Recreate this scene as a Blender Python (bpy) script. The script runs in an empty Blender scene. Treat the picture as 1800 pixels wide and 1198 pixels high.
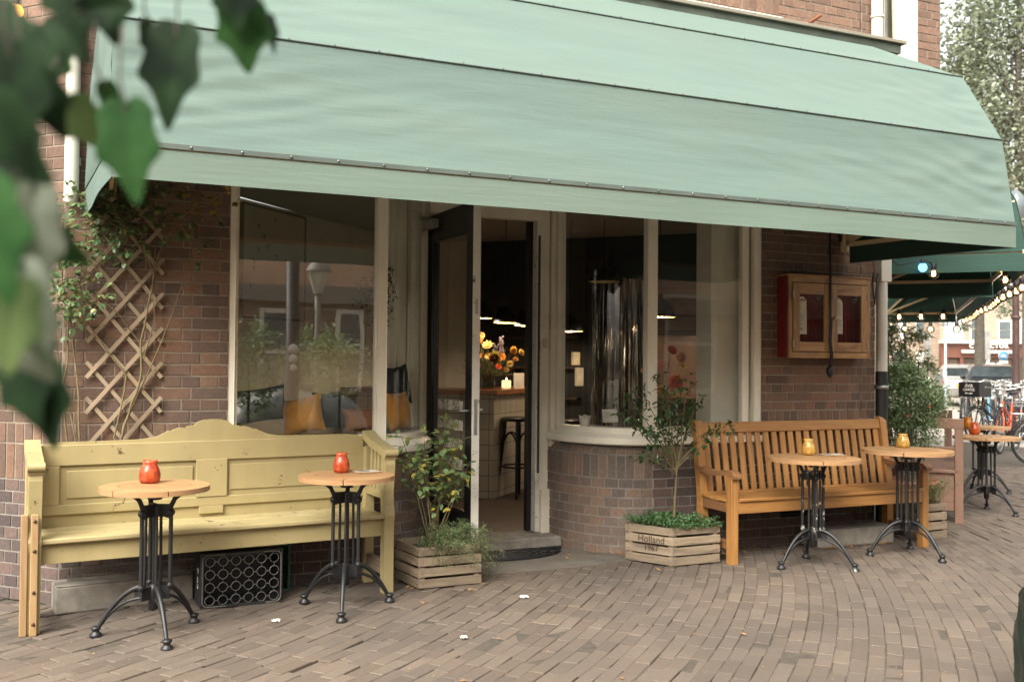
import bpy, math, random
from math import sin, cos, pi, radians, sqrt, atan2, tan
from mathutils import Vector as V, Matrix, noise
random.seed(11)
R_ = random.random
def U_(a, b): return a + (b - a) * random.random()
SC = bpy.context.scene
COL = SC.collection

# ------------------------------------------------------------------ camera maths (photo pixels, 1800 x 1198)
FPX = 1700.0; YAW = radians(23.55); PIT = radians(1.25); ROL = .0087; CAM = V((0, -6.13, 1.41))
FW = V((sin(YAW)*cos(PIT), cos(YAW)*cos(PIT), sin(PIT))); R0 = V((cos(YAW), -sin(YAW), 0)); U0 = R0.cross(FW)
CR = R0*cos(ROL) + U0*sin(ROL); CU = U0*cos(ROL) - R0*sin(ROL)
def ray(x, y): return FW + CR*((x-900)/FPX) - CU*((y-599)/FPX)
def on(x, y, n, p):
    n = V(n); d = ray(x, y); return CAM + d*((V(p)-CAM).dot(n)/d.dot(n))
def gz(x, y, z=0): return on(x, y, (0, 0, 1), (0, 0, z))
def fy(x, y, yy=0): return on(x, y, (0, 1, 0), (0, yy, 0))
def dz(x, y, t): return CAM + ray(x, y)*t
D2 = V((sqrt(.5), sqrt(.5), 0)); N2 = V((sqrt(.5), -sqrt(.5), 0)); D3 = V((-sqrt(.5), sqrt(.5), 0))
UX, UY, UZ = V((1, 0, 0)), V((0, 1, 0)), V((0, 0, 1))

# ------------------------------------------------------------------ objects
def tag(o, label=None, cat=None, group=None, kind=None):
    if label: o['label'] = label
    if cat: o['category'] = cat
    if group: o['group'] = group
    if kind: o['kind'] = kind
    return o
def thing(name, label, cat, loc=(0, 0, 0), rz=0, group=None):
    o = bpy.data.objects.new(name, None); COL.objects.link(o)
    o.location = loc; o.rotation_euler = (0, 0, rz); o.empty_display_size = .1
    return tag(o, label, cat, group)
def wm(o):
    m = o.matrix_basis.copy()
    while o.parent: o = o.parent; m = o.matrix_basis @ m
    return m
def copy_tree(o, parent=None):
    c = o.copy(); COL.objects.link(c)
    if parent: c.parent = parent
    for ch in list(o.children): copy_tree(ch, c)
    return c
def frame(d, up=UZ):
    d = V(d).normalized(); up = V(up)
    if abs(d.dot(up.normalized())) > .98: up = UX if abs(d.x) < .9 else UY
    s = d.cross(up).normalized(); return d, s, s.cross(d).normalized()

class MB:
    def __init__(s): s.v = []; s.f = []; s.uv = []; s.mi = []; s.sm = []
    def add(s, vs, fs, uvs=None, m=0, smooth=False):
        b = len(s.v); s.v += [tuple(v) for v in vs]
        for k, f in enumerate(fs):
            s.f.append([b+i for i in f]); s.mi.append(m); s.sm.append(smooth)
            s.uv += uvs[k] if uvs else [(vs[i][0], vs[i][2]) for i in f]
        return s
    def obox(s, c, ax, h, m=0, ch=0):   # oriented box: centre, three unit axes (first = length), half sizes
        c = V(c); a, b, d = [V(q) for q in ax]; r1, r2 = U_(0, 50), U_(0, 50)
        sg = [(i, j, k) for i in (-1, 1) for j in (-1, 1) for k in (-1, 1)]
        vs = [c + a*h[0]*i + b*h[1]*j + d*h[2]*k for i, j, k in sg]
        fs = [(0, 1, 3, 2), (4, 6, 7, 5), (0, 4, 5, 1), (2, 3, 7, 6), (0, 2, 6, 4), (1, 5, 7, 3)]
        if a.cross(b).dot(d) < 0: fs = [f[::-1] for f in fs]
        uvs = []
        for n, f in enumerate(fs):
            q = []
            for i in f:
                x, y, z = sg[i][0]*h[0], sg[i][1]*h[1], sg[i][2]*h[2]
                q.append((y*.3+r1, z+r2) if n < 2 else ((x+r1, z+r2) if n < 4 else (x+r1, y+r2)))
            uvs.append(q)
        return s.add(vs, fs, uvs, m)
    def box(s, a, b, m=0):
        a, b = V(a), V(b); c = (a+b)/2; h = [abs(b[i]-a[i])/2 for i in range(3)]
        o = sorted(range(3), key=lambda i: -h[i]); E = (UX, UY, UZ)
        return s.obox(c, [E[i] for i in o], [h[i] for i in o], m)
    def bar(s, p, q, w, t, up=UZ, m=0):  # w along side axis, t along the up axis
        p, q = V(p), V(q); d, sd, u = frame(q-p, up)
        return s.obox((p+q)/2, (d, sd, u), ((q-p).length/2, w/2, t/2), m)
    def tube(s, pts, r, n=8, m=0, cap=True, smooth=True):
        pts = [V(p) for p in pts]; N = len(pts)
        rs = r if isinstance(r, (list, tuple)) else [r]*N
        d, a, b = frame(pts[1]-pts[0]); vs = []; L = 0; ls = []; ro = U_(0, 50)
        for i, p in enumerate(pts):
            t = (pts[min(i+1, N-1)]-pts[max(i-1, 0)])
            if t.length < 1e-9: t = d
            t.normalize(); a = (a - t*a.dot(t))
            if a.length < 1e-6: a = frame(t)[1]
            a.normalize(); b = t.cross(a)
            if i: L += (p-pts[i-1]).length
            ls.append(L)
            for k in range(n): vs.append(p + a*(rs[i]*cos(2*pi*k/n)) + b*(rs[i]*sin(2*pi*k/n)))
        fs = []; uvs = []
        for i in range(N-1):
            for k in range(n):
                k2 = (k+1) % n; fs.append((i*n+k, i*n+k2, (i+1)*n+k2, (i+1)*n+k))
                c0, c1 = k/n*2*pi*rs[i], (k+1)/n*2*pi*rs[i]
                uvs.append([(ls[i]+ro, c0), (ls[i]+ro, c1), (ls[i+1]+ro, c1), (ls[i+1]+ro, c0)])
        s.add(vs, fs, uvs, m, smooth)
        if cap:
            s.add(vs[:n], [tuple(range(n))[::-1]], None, m); s.add(vs[-n:], [tuple(range(n))], None, m)
        return s
    def lathe(s, prof, n=24, c=(0, 0, 0), m=0, ax=UZ, smooth=True, cap=True):
        c = V(c); d, a, b = frame(ax); vs = []
        for r, z in prof:
            for k in range(n): vs.append(c + d*z + a*(r*cos(2*pi*k/n)) + b*(r*sin(2*pi*k/n)))
        fs = []; N = len(prof)
        for i in range(N-1):
            for k in range(n):
                k2 = (k+1) % n; fs.append((i*n+k, i*n+k2, (i+1)*n+k2, (i+1)*n+k))
        s.add(vs, fs, None, m, smooth)
        if not cap: return s
        if prof[0][0] > 1e-4: s.add(vs[:n], [tuple(range(n))[::-1]], None, m)
        if prof[-1][0] > 1e-4: s.add(vs[-n:], [tuple(range(n))], None, m)
        return s
    def prism(s, pts, off, m=0):         # polygon (3-D points) extruded by a vector
        pts = [V(p) for p in pts]; off = V(off); n = len(pts)
        nn = V((0, 0, 0))
        for i in range(n): nn += pts[i].cross(pts[(i+1) % n])
        if nn.dot(off) > 0: pts = pts[::-1]
        e = V((abs(nn.x), abs(nn.y), abs(nn.z))); r1 = U_(0, 50)
        def uv(p): return (p.x+r1, p.z) if e.y >= max(e.x, e.z) else ((p.y+r1, p.z) if e.x > e.z else (p.x+r1, p.y))
        vs = pts + [p+off for p in pts]
        s.add(vs, [tuple(range(n)), tuple(range(2*n-1, n-1, -1))], [[uv(p) for p in pts], [uv(p) for p in reversed(pts)]], m)
        fs = []; uvs = []; L = 0
        for i in range(n):
            j = (i+1) % n; fs.append((i, n+i, n+j, j)); l2 = L+(pts[j]-pts[i]).length
            uvs.append([(L+r1, 0), (L+r1, off.length), (l2+r1, off.length), (l2+r1, 0)]); L = l2
        return s.add(vs, fs, uvs, m)
    def grid(s, fn, nu, nv, m=0, smooth=True, sc=(1, 1)):
        vs = [fn(i/nu, j/nv) for j in range(nv+1) for i in range(nu+1)]
        fs = []; uvs = []
        for j in range(nv):
            for i in range(nu):
                a = j*(nu+1)+i; fs.append((a, a+1, a+nu+2, a+nu+1))
                uvs.append([(x/nu*sc[0], y/nv*sc[1]) for x, y in ((i, j), (i+1, j), (i+1, j+1), (i, j+1))])
        return s.add(vs, fs, uvs, m, smooth)
    def ball(s, c, r, n=12, m=0, sq=(1, 1, 1)):
        c = V(c); k = n//2
        return s.grid(lambda u, v: c + V((sq[0]*r*sin(pi*v)*cos(2*pi*u), sq[1]*r*sin(pi*v)*sin(2*pi*u), -sq[2]*r*cos(pi*v))), n, k, m)
    def leaf(s, p, d, up, L, W, m=0, fold=.25, droop=.2):
        d, sd, u = frame(d, up); p = V(p)
        a = p + d*L*.45 - u*droop*L*.15; e = p + d*L - u*droop*L
        l1 = p + d*L*.3 + sd*W*.5 + u*fold*W*.5; l2 = p + d*L*.68 + sd*W*.4 + u*(fold*W*.4-droop*L*.4)
        r1 = l1 - sd*W; r2 = l2 - sd*W*.8
        q = [(0, 0), (.3, .5), (.68, .4), (1, 0), (.45, 0)]
        return s.add([p, l1, l2, e, a, r1, r2], [(0, 4, 2, 1), (4, 3, 2), (0, 5, 6, 4), (4, 6, 3)],
                     [[(0, .5), (.45, .5), (.68, .9), (.3, 1)], [(.45, .5), (1, .5), (.68, .9)], [(0, .5), (.3, 0), (.68, .1), (.45, .5)], [(.45, .5), (.68, .1), (1, .5)]], m, True)
    def build(s, name, mats, parent=None, w=False, bev=0, seg=2, loc=None, label=None):
        if w and parent:
            im = wm(parent).inverted(); s.v = [tuple(im @ V(p)) for p in s.v]
        me = bpy.data.meshes.new(name); me.from_pydata(s.v, [], s.f)
        ul = me.uv_layers.new(name='UVMap'); fl = [c for q in s.uv for c in q]; ul.data.foreach_set('uv', fl)
        me.polygons.foreach_set('material_index', s.mi); me.polygons.foreach_set('use_smooth', s.sm)
        for m in (mats if isinstance(mats, (list, tuple)) else [mats]): me.materials.append(m)
        me.update()
        o = bpy.data.objects.new(name, me); COL.objects.link(o)
        if parent: o.parent = parent
        if loc: o.location = loc
        if label: o['label'] = label
        if bev:
            b = o.modifiers.new('bevel', 'BEVEL'); b.width = bev; b.segments = seg; b.limit_method = 'ANGLE'; b.angle_limit = radians(40); b.harden_normals = False
        return o
def text_mb(txt, size, o, ux, uz, ext=.0008, m=0, fat=0.0, shear=0, space=1, align='CENTER'):
    cu = bpy.data.curves.new('t', 'FONT'); cu.body = txt; cu.size = size; cu.extrude = ext; cu.align_x = align; cu.align_y = 'CENTER'; cu.offset = fat; cu.shear = shear; cu.space_character = space; cu.resolution_u = 3
    ob = bpy.data.objects.new('t', cu); COL.objects.link(ob); dg = bpy.context.evaluated_depsgraph_get()
    me = bpy.data.meshes.new_from_object(ob.evaluated_get(dg)); ux, uz = V(ux).normalized(), V(uz).normalized(); n = ux.cross(uz)
    mb = MB(); mb.add([V(o)+ux*v.co.x+uz*v.co.y+n*v.co.z for v in me.vertices], [tuple(p.vertices) for p in me.polygons], None, m)
    bpy.data.objects.remove(ob); bpy.data.curves.remove(cu); bpy.data.meshes.remove(me)
    return mb

# ------------------------------------------------------------------ materials
def srgb(r, g, b):
    f = lambda c: (c/255/12.92 if c/255 <= .04045 else ((c/255+.055)/1.055)**2.4)
    return (f(r), f(g), f(b), 1)
class NT:
    def __init__(s, name):
        s.m = bpy.data.materials.new(name); s.m.use_nodes = True; s.t = s.m.node_tree; s.t.nodes.clear()
        s.out = s.n('ShaderNodeOutputMaterial')
    def n(s, ty, **k):
        x = s.t.nodes.new(ty)
        for a, b in k.items():
            if a.startswith('i_'):
                key = a[2:]; key = int(key) if key.isdigit() else key.replace('_', ' ')
                x.inputs[key].default_value = b
            else: setattr(x, a, b)
        return x
    def l(s, a, b): s.t.links.new(a, b)
    def noise(s, vec, scale, detail=4, rough=.55, dist=0):
        x = s.n('ShaderNodeTexNoise', i_Scale=scale, i_Detail=detail, i_Roughness=rough, i_Distortion=dist); s.l(vec, x.inputs['Vector']); return x.outputs['Fac']
    def map(s, vec, sc=(1, 1, 1), rot=(0, 0, 0)):
        x = s.n('ShaderNodeMapping'); x.inputs['Scale'].default_value = sc; x.inputs['Rotation'].default_value = rot; s.l(vec, x.inputs['Vector']); return x.outputs[0]
    def ramp(s, fac, stops):
        x = s.n('ShaderNodeValToRGB'); r = x.color_ramp
        while len(r.elements) < len(stops): r.elements.new(.5)
        for e, (p, c) in zip(r.elements, stops): e.position = p; e.color = c if len(c) == 4 else tuple(c)+(1,)
        s.l(fac, x.inputs[0]); return x.outputs[0]
    def mix(s, fac, a, b, mode='MIX'):
        x = s.n('ShaderNodeMix', data_type='RGBA', blend_type=mode)
        for v, i in ((fac, 0), (a, 6), (b, 7)):
            if hasattr(v, 'is_linked') or hasattr(v, 'links'): s.l(v, x.inputs[i])
            else: x.inputs[i].default_value = v
        return x.outputs[2]
    def math(s, op, a, b=0):
        x = s.n('ShaderNodeMath', operation=op)
        for v, i in ((a, 0), (b, 1)):
            if hasattr(v, 'links'): s.l(v, x.inputs[i])
            else: x.inputs[i].default_value = v
        return x.outputs[0]
    def bump(s, h, st, dist=.01):
        x = s.n('ShaderNodeBump', i_Strength=st, i_Distance=dist); s.l(h, x.inputs['Height']); return x.outputs[0]
    def pbr(s, col, rough=.6, metal=0, nrm=None, **k):
        x = s.n('ShaderNodeBsdfPrincipled')
        if hasattr(col, 'links'): s.l(col, x.inputs['Base Color'])
        else: x.inputs['Base Color'].default_value = col
        if hasattr(rough, 'links'): s.l(rough, x.inputs['Roughness'])
        else: x.inputs['Roughness'].default_value = rough
        x.inputs['Metallic'].default_value = metal
        if nrm: s.l(nrm, x.inputs['Normal'])
        for a, b in k.items(): x.inputs[a.replace('_', ' ')].default_value = b
        return x
    def fin(s, sh): s.l(sh.outputs[0] if hasattr(sh, 'outputs') else sh, s.out.inputs[0]); return s.m
def mul(c, k): return (c[0]*k, c[1]*k, c[2]*k, 1)
def island(t): return t.n('ShaderNodeNewGeometry').outputs['Random Per Island']
def plain(name, col, rough=.6, metal=0, var=.25, ns=6, bump=.0, bs=80, isl=0, col2=None, **k):
    t = NT(name); oc = t.n('ShaderNodeTexCoord').outputs['Object']
    c = t.ramp(t.noise(oc, ns, 5), [(.3, mul(col, 1-var)), (.7, col2 or mul(col, 1+var))])
    if isl:
        c = t.mix(1, c, t.ramp(island(t), [(0, (1-isl,)*3), (1, (1+isl,)*3)]), 'MULTIPLY')
    nr = t.bump(t.noise(oc, bs, 4), bump, .004) if bump else None
    return t.fin(t.pbr(c, rough, metal, nr, **k))
def wood(name, a, b, rough=.55, isl=.18, gs=(3, 45), bump=.25, worn=None, wfac=.62, dark=None):
    t = NT(name); uv = t.n('ShaderNodeTexCoord').outputs['UV']
    g = t.noise(t.map(uv, (gs[0], gs[1], 1)), 1, 6, .65, .6)
    c = t.ramp(g, [(.28, a), (.72, b)])
    if dark:
        c = t.mix(t.ramp(t.noise(t.map(uv, (2.5, 14, 1)), 1, 5), [(.52, (0, 0, 0)), (.75, (1, 1, 1))]), c, dark)
    c = t.mix(1, c, t.ramp(island(t), [(0, (1-isl,)*3), (1, (1+isl,)*3)]), 'MULTIPLY')
    if worn:
        oc = t.n('ShaderNodeTexCoord').outputs['Object']
        w = t.ramp(t.noise(oc, 9, 8, .7), [(wfac, (0, 0, 0)), (wfac+.05, (1, 1, 1))]); c = t.mix(w, c, worn)
    return t.fin(t.pbr(c, rough, 0, t.bump(g, bump, .003)))
def painted(name, col, chip, rough=.4, amt=.66, sc=14, dirt=None, var=.12):
    t = NT(name); oc = t.n('ShaderNodeTexCoord').outputs['Object']
    n1 = t.noise(t.map(oc, (1, 1, .35)), 5, 6, .6); c = t.ramp(n1, [(.3, mul(col, 1-var)), (.7, mul(col, 1+var*.6))])
    if dirt: c = t.mix(t.ramp(t.noise(oc, 2.2, 7, .7), [(.52, (0, 0, 0)), (.75, (.6, .6, .6))]), c, dirt)
    ch = t.noise(oc, sc, 9, .72); f = t.ramp(ch, [(amt, (0, 0, 0)), (amt+.02, (1, 1, 1))]); c = t.mix(f, c, chip)
    return t.fin(t.pbr(c, rough, 0, t.bump(t.math('ADD', t.math('MULTIPLY', f, -.6), n1), .25, .003)))
def glass_mat(name, tint=(.93, .95, .94, 1), refl=1.5, rough=.0, wav=.02):
    t = NT(name); oc = t.n('ShaderNodeTexCoord').outputs['Object']
    nr = t.bump(t.noise(oc, 1.3, 2), wav, .05)
    tr = t.n('ShaderNodeBsdfTransparent'); tr.inputs[0].default_value = tint
    gl = t.n('ShaderNodeBsdfGlossy'); gl.inputs['Roughness'].default_value = rough; t.l(nr, gl.inputs['Normal'])
    fr = t.n('ShaderNodeFresnel'); t.l(nr, fr.inputs['Normal']); bf = t.n('ShaderNodeNewGeometry').outputs['Backfacing']; t.l(t.math('ADD', refl, t.math('MULTIPLY', bf, 1/refl-refl)), fr.inputs['IOR'])
    mx = t.n('ShaderNodeMixShader'); t.l(fr.outputs[0], mx.inputs[0]); t.l(tr.outputs[0], mx.inputs[1]); t.l(gl.outputs[0], mx.inputs[2])
    return t.fin(mx)
def emit(name, col, st):
    t = NT(name); e = t.n('ShaderNodeEmission', i_Strength=st); e.inputs[0].default_value = col; return t.fin(e)
def leafmat(name, a, b, c2=None, rough=.45, trans=.35, tip=None, p2=.8, yel=.35):
    t = NT(name); i = island(t)
    st = [(0, a), (.55, b)] + ([(p2, b), (min(p2+.06, .98), c2)] if c2 else [])
    c = t.ramp(i, st)
    if tip: c = t.mix(t.ramp(t.noise(t.n('ShaderNodeTexCoord').outputs['Object'], 14, 4), [(.5, (0, 0, 0)), (.7, (.7, .7, .7))]), c, tip)
    p = t.pbr(c, rough, 0, None, Specular_IOR_Level=.4)
    tl = t.n('ShaderNodeBsdfTranslucent'); t.l(t.mix(yel, c, (.35, .5, .05, 1)), tl.inputs[0])
    mx = t.n('ShaderNodeMixShader', i_0=trans); t.l(p.outputs[0], mx.inputs[1]); t.l(tl.outputs[0], mx.inputs[2]); return t.fin(mx)

M = {}
def brickmat(name, cols, bump=.5, stain=None):
    t = NT(name); oc = t.n('ShaderNodeTexCoord').outputs['Object']; i = island(t)
    c = t.ramp(i, [(k/(len(cols)-1), q) for k, q in enumerate(cols)])
    c = t.mix(1, c, t.ramp(t.noise(oc, 45, 6, .7), [(.25, (.62, .62, .62)), (.75, (1.3, 1.28, 1.25))]), 'MULTIPLY')
    if stain: c = t.mix(t.ramp(t.noise(oc, 2.3, 6, .65), [(.5, (0, 0, 0)), (.72, (.55, .55, .55))]), c, stain)
    return t.fin(t.pbr(c, .88, 0, t.bump(t.noise(oc, 90, 5, .7), bump, .004)))
M['brick'] = brickmat('brown_brick', [srgb(84, 66, 56), srgb(98, 77, 64), srgb(108, 84, 68), srgb(90, 74, 65), srgb(114, 90, 73), srgb(116, 86, 67), srgb(80, 68, 62)], .5, srgb(82, 68, 60))
M['brickup'] = brickmat('sunfaded_brick', [srgb(104, 82, 70), srgb(116, 92, 78), srgb(124, 98, 82), srgb(110, 89, 77)])
M['brickdark'] = brickmat('dark_plinth_brick', [srgb(70, 60, 58), srgb(84, 72, 68), srgb(98, 80, 74), srgb(76, 68, 66)])
M['brickbay'] = brickmat('worn_bay_brick', [srgb(100, 87, 78), srgb(116, 98, 85), srgb(126, 103, 87), srgb(110, 95, 85), srgb(94, 85, 79)], .6, srgb(112, 104, 98))
M['mortar'] = plain('pale_mortar', srgb(130, 119, 105), .95, var=.25, ns=12, bump=.4)
M['mortard'] = plain('grey_mortar', srgb(128, 122, 114), .95, var=.25, ns=9, bump=.4)
M['paver'] = None
def pavermat():
    t = NT('clay_pavers'); oc = t.n('ShaderNodeTexCoord').outputs['Object']; i = island(t)
    c = t.ramp(i, [(0, srgb(86, 75, 65)), (.3, srgb(94, 82, 71)), (.6, srgb(99, 87, 75)), (.85, srgb(105, 93, 81)), (1, srgb(90, 79, 70))])
    c = t.mix(1, c, t.ramp(t.noise(oc, 60, 6, .7), [(.25, (.78, .78, .78)), (.75, (1.14, 1.13, 1.12))]), 'MULTIPLY')
    c = t.mix(t.ramp(t.noise(oc, .9, 6, .62), [(.42, (0, 0, 0)), (.70, (.75, .75, .75))]), c, srgb(74, 68, 62))
    c = t.mix(t.ramp(t.noise(oc, 22, 3, .5), [(.70, (0, 0, 0)), (.73, (.5, .5, .5))]), c, srgb(66, 60, 56))
    return t.fin(t.pbr(c, .82, 0, t.bump(t.noise(oc, 150, 5, .7), .35, .003)))
M['paver'] = pavermat()
M['joint'] = plain('sandy_joint_earth', srgb(70, 63, 54), .95, var=.35, ns=25, bump=.5)
M['white'] = painted('aged_white_paint', srgb(222, 215, 198), srgb(120, 104, 84), .45, .73, 16, srgb(186, 176, 156))
M['whitechip'] = painted('chipped_white_paint', srgb(216, 212, 200), srgb(60, 50, 44), .5, .61, 26, srgb(150, 142, 128))
M['black'] = painted('black_gloss_paint', srgb(26, 26, 29), srgb(58, 52, 48), .28, .74, 14)
M['yellow'] = painted('ochre_yellow_paint', srgb(160, 145, 103), srgb(88, 68, 48), .5, .63, 13, srgb(160, 148, 108))
M['yellowtop'] = painted('worn_yellow_seat_paint', srgb(166, 152, 110), srgb(98, 82, 58), .5, .61, 9, srgb(182, 174, 138))
M['rawwood'] = wood('raw_pine', srgb(142, 114, 78), srgb(170, 140, 100), .6)
M['teak'] = wood('oiled_teak', srgb(140, 96, 52), srgb(178, 130, 74), .42, .16)
M['teakdark'] = wood('weathered_teak', srgb(108, 74, 48), srgb(150, 108, 72), .5, .15)
M['top'] = wood('table_top_wood', srgb(148, 111, 74), srgb(180, 142, 102), .4, .14, (4, 30), .12)
M['topdull'] = wood('weathered_table_top', srgb(150, 112, 76), srgb(184, 146, 104), .45, .16, (4, 30), .15)
M['crate'] = wood('weathered_crate_wood', srgb(106, 93, 78), srgb(150, 133, 110), .8, .25, (4, 35), .4, None, .6, srgb(86, 74, 62))
M['lattice'] = wood('weathered_lattice', srgb(126, 110, 90), srgb(160, 142, 116), .8, .18, (3, 30), .3)
M['cabwood'] = wood('knotty_stained_pine', srgb(120, 86, 50), srgb(170, 130, 82), .5, .16, (4, 26), .25, srgb(176, 148, 112), .68, srgb(86, 50, 28))
M['redpaint'] = painted('oxblood_red_paint', srgb(106, 26, 26), srgb(120, 70, 60), .5, .72, 12)
M['iron'] = painted('black_cast_iron', srgb(25, 25, 26), srgb(84, 80, 76), .46, .70, 18)
M['ironchip'] = painted('flaking_cast_iron', srgb(27, 27, 28), srgb(165, 160, 150), .5, .575, 13)
M['steel'] = plain('zinc_steel', srgb(160, 160, 158), .35, .9, .15)
M['concrete'] = plain('old_concrete', srgb(134, 128, 118), .9, var=.25, ns=14, bump=.5, bs=120)
M['darkiron'] = plain('dark_metal', srgb(34, 34, 35), .5, .2, .2)
M['plastblack'] = plain('black_plastic', srgb(30, 30, 32), .4, 0, .15)
M['cable'] = plain('black_rubber_cable', srgb(22, 22, 23), .55)
M['cream'] = painted('cream_lacquered_metal', srgb(200, 178, 144), srgb(150, 120, 90), .4, .74, 20)
M['glass'] = glass_mat('window_glass', refl=3.0)
M['glassb'] = glass_mat('right_window_glass', refl=1.8)
M['glasscurve'] = glass_mat('curved_glass', refl=1.5)
M['glassthin'] = glass_mat('small_pane_glass', refl=1.45)
M['soil'] = plain('dark_soil', srgb(52, 42, 34), .95, 0, .4, 30, .8)
M['paper'] = plain('white_paper', srgb(184, 178, 165), .8, 0, .05)
M['ink'] = plain('black_ink', srgb(30, 28, 28), .7)
M['chalk'] = plain('white_lettering', srgb(222, 216, 204), .7, 0, .1)
def fabric(name, col, dirt, trans=.22, streak=1, bump=.1):
    t = NT(name); oc = t.n('ShaderNodeTexCoord').outputs['Object']; uv = t.n('ShaderNodeTexCoord').outputs['UV']
    st = t.noise(t.map(uv, (1.2, 9, 1)), 1, 7, .62, .4)
    c = t.ramp(st, [(.3, mul(col, .95)), (.7, mul(col, 1.035))])
    c = t.mix(t.ramp(t.noise(t.map(uv, (.7, 3, 1)), 1, 6, .6), [(.45, (0, 0, 0)), (.85, (.5, .5, .5))]), c, dirt)
    fine = t.noise(t.map(uv, (60, 600, 1)), 1, 2)
    c = t.mix(1, c, t.ramp(fine, [(.3, (.93, .93, .93)), (.7, (1.06, 1.06, 1.06))]), 'MULTIPLY')
    wr = t.noise(t.map(uv, (2.6, 34, 1)), 1, 4, .5, .8)
    nr = t.bump(wr, bump, .03); p = t.pbr(c, .8, 0, nr, Specular_IOR_Level=.25)
    tl = t.n('ShaderNodeBsdfTranslucent'); t.l(c, tl.inputs[0])
    mx = t.n('ShaderNodeMixShader', i_0=trans); t.l(p.outputs[0], mx.inputs[1]); t.l(tl.outputs[0], mx.inputs[2]); return t.fin(mx)
M['mint'] = fabric('faded_mint_canvas', srgb(110, 129, 121), srgb(116, 127, 116))
M['mintval'] = fabric('mint_valance_canvas', srgb(106, 122, 111), srgb(112, 121, 107), .12, 1, .1)
M['green'] = fabric('dark_green_canvas', srgb(50, 76, 67), srgb(58, 82, 71), .08)
M['greenin'] = fabric('shaded_green_canvas', srgb(34, 62, 52), srgb(40, 68, 58), .03)
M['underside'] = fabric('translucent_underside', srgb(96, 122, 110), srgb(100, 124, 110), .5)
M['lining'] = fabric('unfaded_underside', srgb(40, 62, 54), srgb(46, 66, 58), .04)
M['seam'] = plain('dark_seam_strip', srgb(78, 88, 82), .6, 0, .2)
M['stud'] = plain('zinc_stud', srgb(126, 128, 124), .3, .9)
# ================================================================== ground
A0, B0 = V((-.147, 0, 0)), V((5.934, 0, 0))
def tag_struct(o): o['kind'] = 'structure'; return o
mb = MB(); mb.add([(-60, -60, -.03), (120, -60, -.03), (120, 120, -.03), (-60, 120, -.03)], [(0, 1, 2, 3)])
def farmat():
    t = NT('far_street_paving'); oc = t.n('ShaderNodeTexCoord').outputs['Object']
    b = t.n('ShaderNodeTexBrick', i_Scale=1, i_Mortar_Size=.008, i_Brick_Width=.21, i_Row_Height=.1)
    b.inputs['Color1'].default_value = srgb(150, 141, 130); b.inputs['Color2'].default_value = srgb(164, 154, 143); b.inputs['Mortar'].default_value = srgb(104, 97, 90)
    t.l(t.map(oc, (1, 1, 1), (0, 0, radians(20))), b.inputs['Vector'])
    c = t.mix(t.ramp(t.noise(oc, .4, 5), [(.4, (0, 0, 0)), (.7, (.5, .5, .5))]), b.outputs[0], srgb(136, 128, 119))
    return t.fin(t.pbr(c, .85))
tag_struct(mb.build('ground', farmat()))

def free(x, y):
    return y < -.01 or (x < -.147 and x + y < -.16) or (x > 5.93 and x - y > 5.95)
mb = MB(); OC = V((-5.5, 6.5, 0)); rng = random.Random(5)
base = MB(); jn = 40
for k in range(86, 262):
    r = k*.078 - .0; off = rng.uniform(0, .2); s = off - .2; L = r*radians(110)
    wob = rng.uniform(-.0015, .0015)
    while s < L:
        ln = .2 + rng.uniform(-.012, .012); sm = s + ln/2; s += ln
        th = radians(-95) + sm/r; p = OC + V((cos(th), sin(th), 0))*(r+.039)
        if not free(p.x, p.y): continue
        q = p - CAM; zc = q.dot(FW)
        if zc < 2.2 or zc > 13.5: continue
        if abs(q.dot(CR)/zc) > .85: continue
        t = V((-sin(th), cos(th), 0)); n = V((cos(th), sin(th), 0))
        a = rng.gauss(0, .012); t, n = t*cos(a)+n*sin(a), n*cos(a)-t*sin(a)
        hl, hw = ln/2-.0018-rng.random()*.0012, .0382-rng.random()*.0008; c = p + n*(wob+rng.gauss(0, .0012))
        zt = noise.noise(V((p.x*.9, p.y*.9, 3)))*.008 + rng.gauss(0, .0021)
        tx, ty = rng.gauss(0, .013), rng.gauss(0, .022)
        if rng.random() < .05: zt -= .005; ty += rng.gauss(0, .05)
        cs = []
        for i, j in ((-1, -1), (1, -1), (1, 1), (-1, 1)):
            cs.append(c + t*hl*i + n*hw*j + UZ*(zt + tx*hl*i + ty*hw*j))
        ins = [c + (v-c)*.965 + UZ*.0 for v in cs]; ins = [c + t*(hl-.004)*i + n*(hw-.004)*j + UZ*(zt+.003 + tx*hl*i + ty*hw*j) for i, j in ((-1, -1), (1, -1), (1, 1), (-1, 1))]
        bt = [v - UZ*.03 for v in cs]
        mb.add(ins + cs + bt, [(0, 1, 2, 3)] + [(4+i, 4+(i+1) % 4, (i+1) % 4, i) for i in range(4)] + [(8+i, 8+(i+1) % 4, 4+(i+1) % 4, 4+i) for i in range(4)], None, 0)
mb.add([(-4, -6.5, -.004), (9.2, -6.5, -.004), (15, 1.2, -.004), (15, 7.2, -.004), (6.5, 1, -.004), (5.95, 0, -.004), (-.15, 0, -.004), (-4, 3.8, -.004)], [(0, 1, 2, 3, 4, 5, 6, 7)], None, 1)
tag_struct(mb.build('paving', [M['paver'], M['joint']]))
# concrete apron in the door recess
ap = [(1.62, -.02), (1.95, -.10), (2.5, -.17), (3.1, -.17), (3.5, -.12), (3.9, -.03), (3.75, .25), (3.4, .9), (2.2, .9), (1.8, .25)]
tag_struct(MB().prism([(x, y, -.02) for x, y in ap], (0, 0, .032)).build('door_apron', plain('stained_apron_concrete', srgb(104, 97, 88), .9, var=.3, ns=5, bump=.5, bs=120), bev=.006))

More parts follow.
